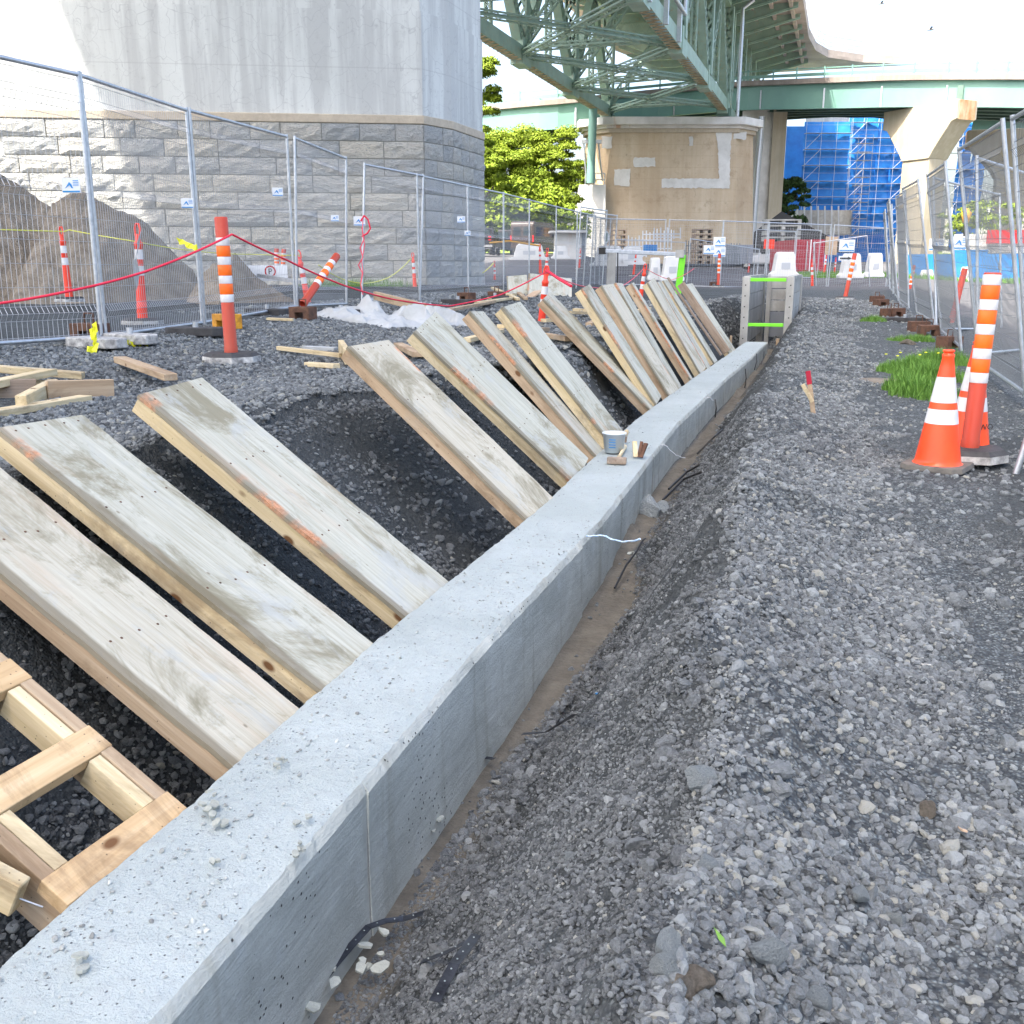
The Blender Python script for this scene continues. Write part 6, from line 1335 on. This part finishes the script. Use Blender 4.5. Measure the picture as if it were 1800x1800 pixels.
T=thing('blue_bin','small blue bin among the stored frames','bin',at(1143,440,57)); P1('bin_body','bluel',lambda mb:mb.box(at(1143,436,57),(.7,.6,.35),M3),T,.03); 
T=thing('grey_hoarding','dark grey panel hoarding at the right foot of the brown pier','hoarding',at(1290,464,62))
for i in range(7): P1('panel','grey',lambda mb:mb.box(at(1262+i*9.5,447,62+(i%2)*.12),(.31,.05,1.1),M3),T)
T=thing('round_sign','white oval sign with a dark stripe left of the stored frames','sign',at(1065,448,52)); P1('sign_face','signw',lambda mb:mb.extr([(.14*math.cos(a),.3*math.sin(a)) for a in np.linspace(0,5.9,16)],at(1066,417,52),at(1066,417,51.95),R_,(0,0,1)),T); P1('sign_stripe','greend',lambda mb:mb.box(at(1066,417,51.93),(.1,.02,.42),M3),T); P1('sign_pole','galv',lambda mb:mb.beam(at(1066,424,52.05),at(1065,450,52.05),.05,.05),T)
T=thing('storage_tent','low dark grey tarpaulin roof behind the red container','shelter',at(1420,430,78)); P1('tent_roof','black',lambda mb:mb.extr([(-3,0),(-1.,1.5),(4.5,-1.2),(4.5,-1.5),(-3,-1.5)],at(1395,408,78),at(1395,408,81),R_,(0,0,1)),T)
T=thing('site_platform','steel access platform and stair under the blue scaffolding','platform',at(1450,440,92)); 
for i in range(7): P1('post','wirel',lambda mb:mb.beam(at(1402+i*12,362,130),at(1402+i*12,432,130),.15,.15),T)
P1('concrete_block','shore',lambda mb:mb.box(at(1440,392,134),(7.,4,3.),M3),T)
# hoarding of blue tarpaulin beyond the road
T=thing('blue_hoarding','long light blue tarpaulin hoarding beyond the road on the right','hoarding',at(1690,490,62))
for i in range(13):
    a=at(1585+i*21,488,64-.35*i); b=at(1606+i*21,488,64-.35*(i+1)); mb=MB(); tarp(mb,Vector((a.x,a.y,-.9)),Vector((b.x,b.y,-.9)),-.9,at(1600,447 if i<4 or i>6 else 440,64).z,.16,40+i,6,10); mb.build('hoarding_sheet',M['bluel'],T,world=True)
P1('bottom_band','cap',lambda mb:mb.beam(at(1585,481,63.5)-Z_*.35,at(1860,487,58.5)-Z_*.35,.1,.3),T)
T=thing('blue_balustrade','light blue slatted balustrade standing on the hoarding','balustrade',at(1700,444,63))
for i in range(14): P1('slat','bluel',lambda mb:mb.beam(at(1682+i*3.2,452,63),at(1682+i*3.2,441,63),.06,.04,Hd),T)
P1('rail','bluel',lambda mb:mb.beam(at(1680,441,63),at(1726,441,63),.14,.1),T)
mb=MB(); r=random.Random(9)
GS=[(r.uniform(15,40),r.uniform(50,57)) for _ in range(7000)]; GS=[loc(a_,b_-(a_-15)*.12) for a_,b_ in GS]; GZ=ground(np.array([q.x for q in GS]),np.array([q.y for q in GS]))
for q,z in zip(GS,GZ):
    z=float(z); a=r.uniform(0,6.28); h=r.uniform(.1,.32); dx,dy=math.cos(a)*.03,math.sin(a)*.03
    mb.add([(q.x-dx,q.y-dy,z),(q.x+dx,q.y+dy,z),(q.x+dx*2,q.y-dy*3,z+h)],[(0,1,2)])
tag(mb.build('grass_strip',M['grass']),'strip of green grass along the foot of the blue hoarding','grass',kind='stuff')
T=thing('street_lamp','old style street lamp with a lantern behind the right fence','street lamp',at(1695,450,66)); P1('lamp_pole','black',lambda mb:mb.tube([at(1693,455,66),at(1697,392,66)],.09,8),T); P1('lantern','pipey',lambda mb:mb.lathe([(.0,0),(.2,.1),(.32,.7),(0,1.)],8,at(1697,394,66)),T)
T=thing('stone_wall','low pale stone wall and red banner beyond the blue hoarding','wall',at(1780,440,80)); P1('wall_block','cap',lambda mb:mb.box(at(1760,428,80),(7,1,1.4),M3),T); P1('banner','redl',lambda mb:mb.box(at(1775,416,79.3),(3.5,.1,1.),M3),T)
# tall thin mast and gulls
T=thing('light_mast','very thin tall mast rising above the curved deck','mast',at(1468,110,150)); P1('mast_pole','wirel',lambda mb:mb.tube([at(1468,120,150),at(1480,18,150)],.1,5),T)
for x,y,D,l in ((1635,52,45,'small grey gull flying in the white sky'),(1549,6,55,'tiny gull at the top edge of the sky')):
    T=thing('gull',l,'bird',at(x,y,D)); c=at(x,y,D); P1('body','shore',lambda mb:mb.tube([c-R_*.16-Z_*.02,c-R_*.05,c+R_*.08+Z_*.02,c+R_*.17+Z_*.03],[.015,.045,.05,.015],8),T)
    for s in (-1,1): P1('wing','wire',lambda mb:mb.add([c+R_*.05,c-R_*.06,c+H_*s*.2+Z_*.1-R_*.02,c+H_*s*.36+Z_*.03-R_*.05,c+H_*s*.2+Z_*.09+R_*.05],[(0,1,2,4),(2,3,4)]),T)
# ---------------------------------------------------------------- trees
def tree(p,h,rad,label,n=9000,seed=0,m='leaf',ls=.28,trunk=True,sx=1.,low=.18,name='leafy_tree'):
    T=thing(name,label,'tree',p); r=np.random.default_rng(seed)
    if trunk:
        mb=MB(); mb.tube([p,p+Z_*h*.3+R_*.2,p+Z_*h*.62-R_*.3,p+Z_*h*.85],[h*.022,h*.017,h*.01,h*.004],8); 
        for k in range(7): a=k*2.4; b=p+Z_*h*(.25+.08*k); mb.tube([b,b+Vector((math.cos(a),math.sin(a),.5))*rad*.35,b+Vector((math.cos(a),math.sin(a),.8))*rad*.65],[h*.009,h*.006,h*.003],5)
        mb.build('trunk',M['bark'],T,world=True)
    nc=70; th=r.uniform(0,2*np.pi,nc); zz=r.uniform(low,.98,nc); env=np.sqrt(np.clip(1-((zz-.5)/.56)**2,0.05,1)); rr=rad*env*r.uniform(.15,1.,nc)**.6
    C=np.stack([np.cos(th)*rr*sx,np.sin(th)*rr,zz*h],-1); cr=rad*r.uniform(.14,.32,nc)
    k=r.integers(0,nc,n); d=r.normal(size=(n,3)); d/=np.linalg.norm(d,axis=1)[:,None]; d[:,2]=np.where(d[:,2]<-.2,-d[:,2]*.6,d[:,2])
    c=C[k]+d*cr[k][:,None]*(r.uniform(.55,1.08,n)[:,None])*np.array([1.15,1.15,.75])+np.array([p.x,p.y,p.z])
    nn=d+r.normal(size=(n,3))*.7+np.array([0,0,.5]); nn/=np.linalg.norm(nn,axis=1)[:,None]; t=np.cross(nn,r.normal(size=(n,3))); t/=np.linalg.norm(t,axis=1)[:,None]; b=np.cross(nn,t); s=ls*r.uniform(.5,1.3,n)[:,None]
    V=np.stack([c-t*s,c+b*s*.45,c+t*s,c-b*s*.45],1).reshape(-1,3); F=np.arange(n*4).reshape(-1,4)
    me=bpy.data.meshes.new('crown'); me.from_pydata((V-np.array(T.location)).tolist(),[],F.tolist()); me.materials.append(M[m]); o=link('crown',me,T); return T
for i,(x,yb,D,h,rad,l,m) in enumerate([(836,440,92,17.5,2.7,'tall bright tree just showing past the limestone pier corner','leaf'),(868,440,111,13.2,4.8,'broad sunlit tree above the parked cars','leaf'),(905,440,110,13.,4.6,'sunlit tree left of the dark van roof','leaf'),(936,440,111,13.4,4.6,'sunlit tree behind the dark van','leaf'),(966,438,111,13.2,4.,'dense sunlit tree right of the dark van','leaf'),(800,440,112,12,6.,'tree mostly hidden behind the limestone pier','leaf')]):
    tree(at(x,yb,D),h*.92,rad,l,42000,i,m,.145,low=.02)
for i,(x,y,D,h,rad,l) in enumerate([(870,425,94,5.,3.6,'light green bush at the foot of the trees, behind the cars'),(925,420,93,5.5,4.,'light green bush above the van roof'),(965,425,100,4.5,3.,'light green bush by the brown pier buttress')]):
    tree(at(x,y+18,D),h,rad,l,7000,20+i,'leaf',.25,False,1.4,.0,'bush')
tree(at(1383,432,122),7.6,2.,'dark green tree beside the concrete pillar and blue scaffolding',7000,31,'leafd',.28)
tree(at(1722,430,100),4.,2.6,'green bush beyond the blue hoarding near the street lamp',4000,33,'leaf',.22,False,1.5,.0,'bush')
T=thing('apartment_block','pale far building glimpsed between the right hammerhead piers','building',at(1790,440,210)); P1('wall','cap',lambda mb:mb.box(at(1790,405,210),(26,10,9),M3),T)
for i in range(5):
    for j in range(2): P1('window','glass',lambda mb:mb.box(at(1710+i*32,395+j*22,204.8),(1.6,.1,1.3),M3),T)
# far wooded rise that closes the view
hp=[]
for i in range(60):
    a=-60+i*2.4; row=[]
    for d_,zz in ((170,1.5),(200,7),(240,11),(320,13),(600,14)): 
        s=math.tan(math.radians(a))*d_; row.append(loc(s,d_,zz*(.6+.5*float(vnoise(np.array([a*.2]),np.array([d_*.02]),3)[0]))*(1 if a<-2 else .35)))
    hp.append(row)
mb=MB(); mb.grid(hp,True); tag(mb.build('hills',M['leaf']),kind='structure')

# small litter on the gravel
for x,y,c_,l in ((1052,1212,'bluel','small blue plastic scrap on the slope below the wall'),(1628,1165,'cap','pale flat chip on the smooth path gravel'),(1690,1473,'crate','little yellowish wood chip on the path edge')):
    p=gp(x,y)+Z_*.008; mb=MB(); mb.box((0,0,0),(.03,.012,.004),Euler((.2,.3,x*.7)).to_matrix()); o=mb.build('litter_scrap',M[c_]); o.location=p; tag(o,l,'litter')
p=gp(1275,1690)+Z_*.01; mb=MB(); mb.add([(0,0,0),(.006,.015,.003),(0,.04,.006),(-.005,.015,.002)],[(0,1,2,3)]); o=mb.build('leaf',M['grass']); o.location=p; o.rotation_euler=(.1,.2,.7); m_=o.modifiers.new('t','SOLIDIFY'); m_.thickness=.0008; tag(o,'single green leaf lying among the rocks at the bottom','leaf')
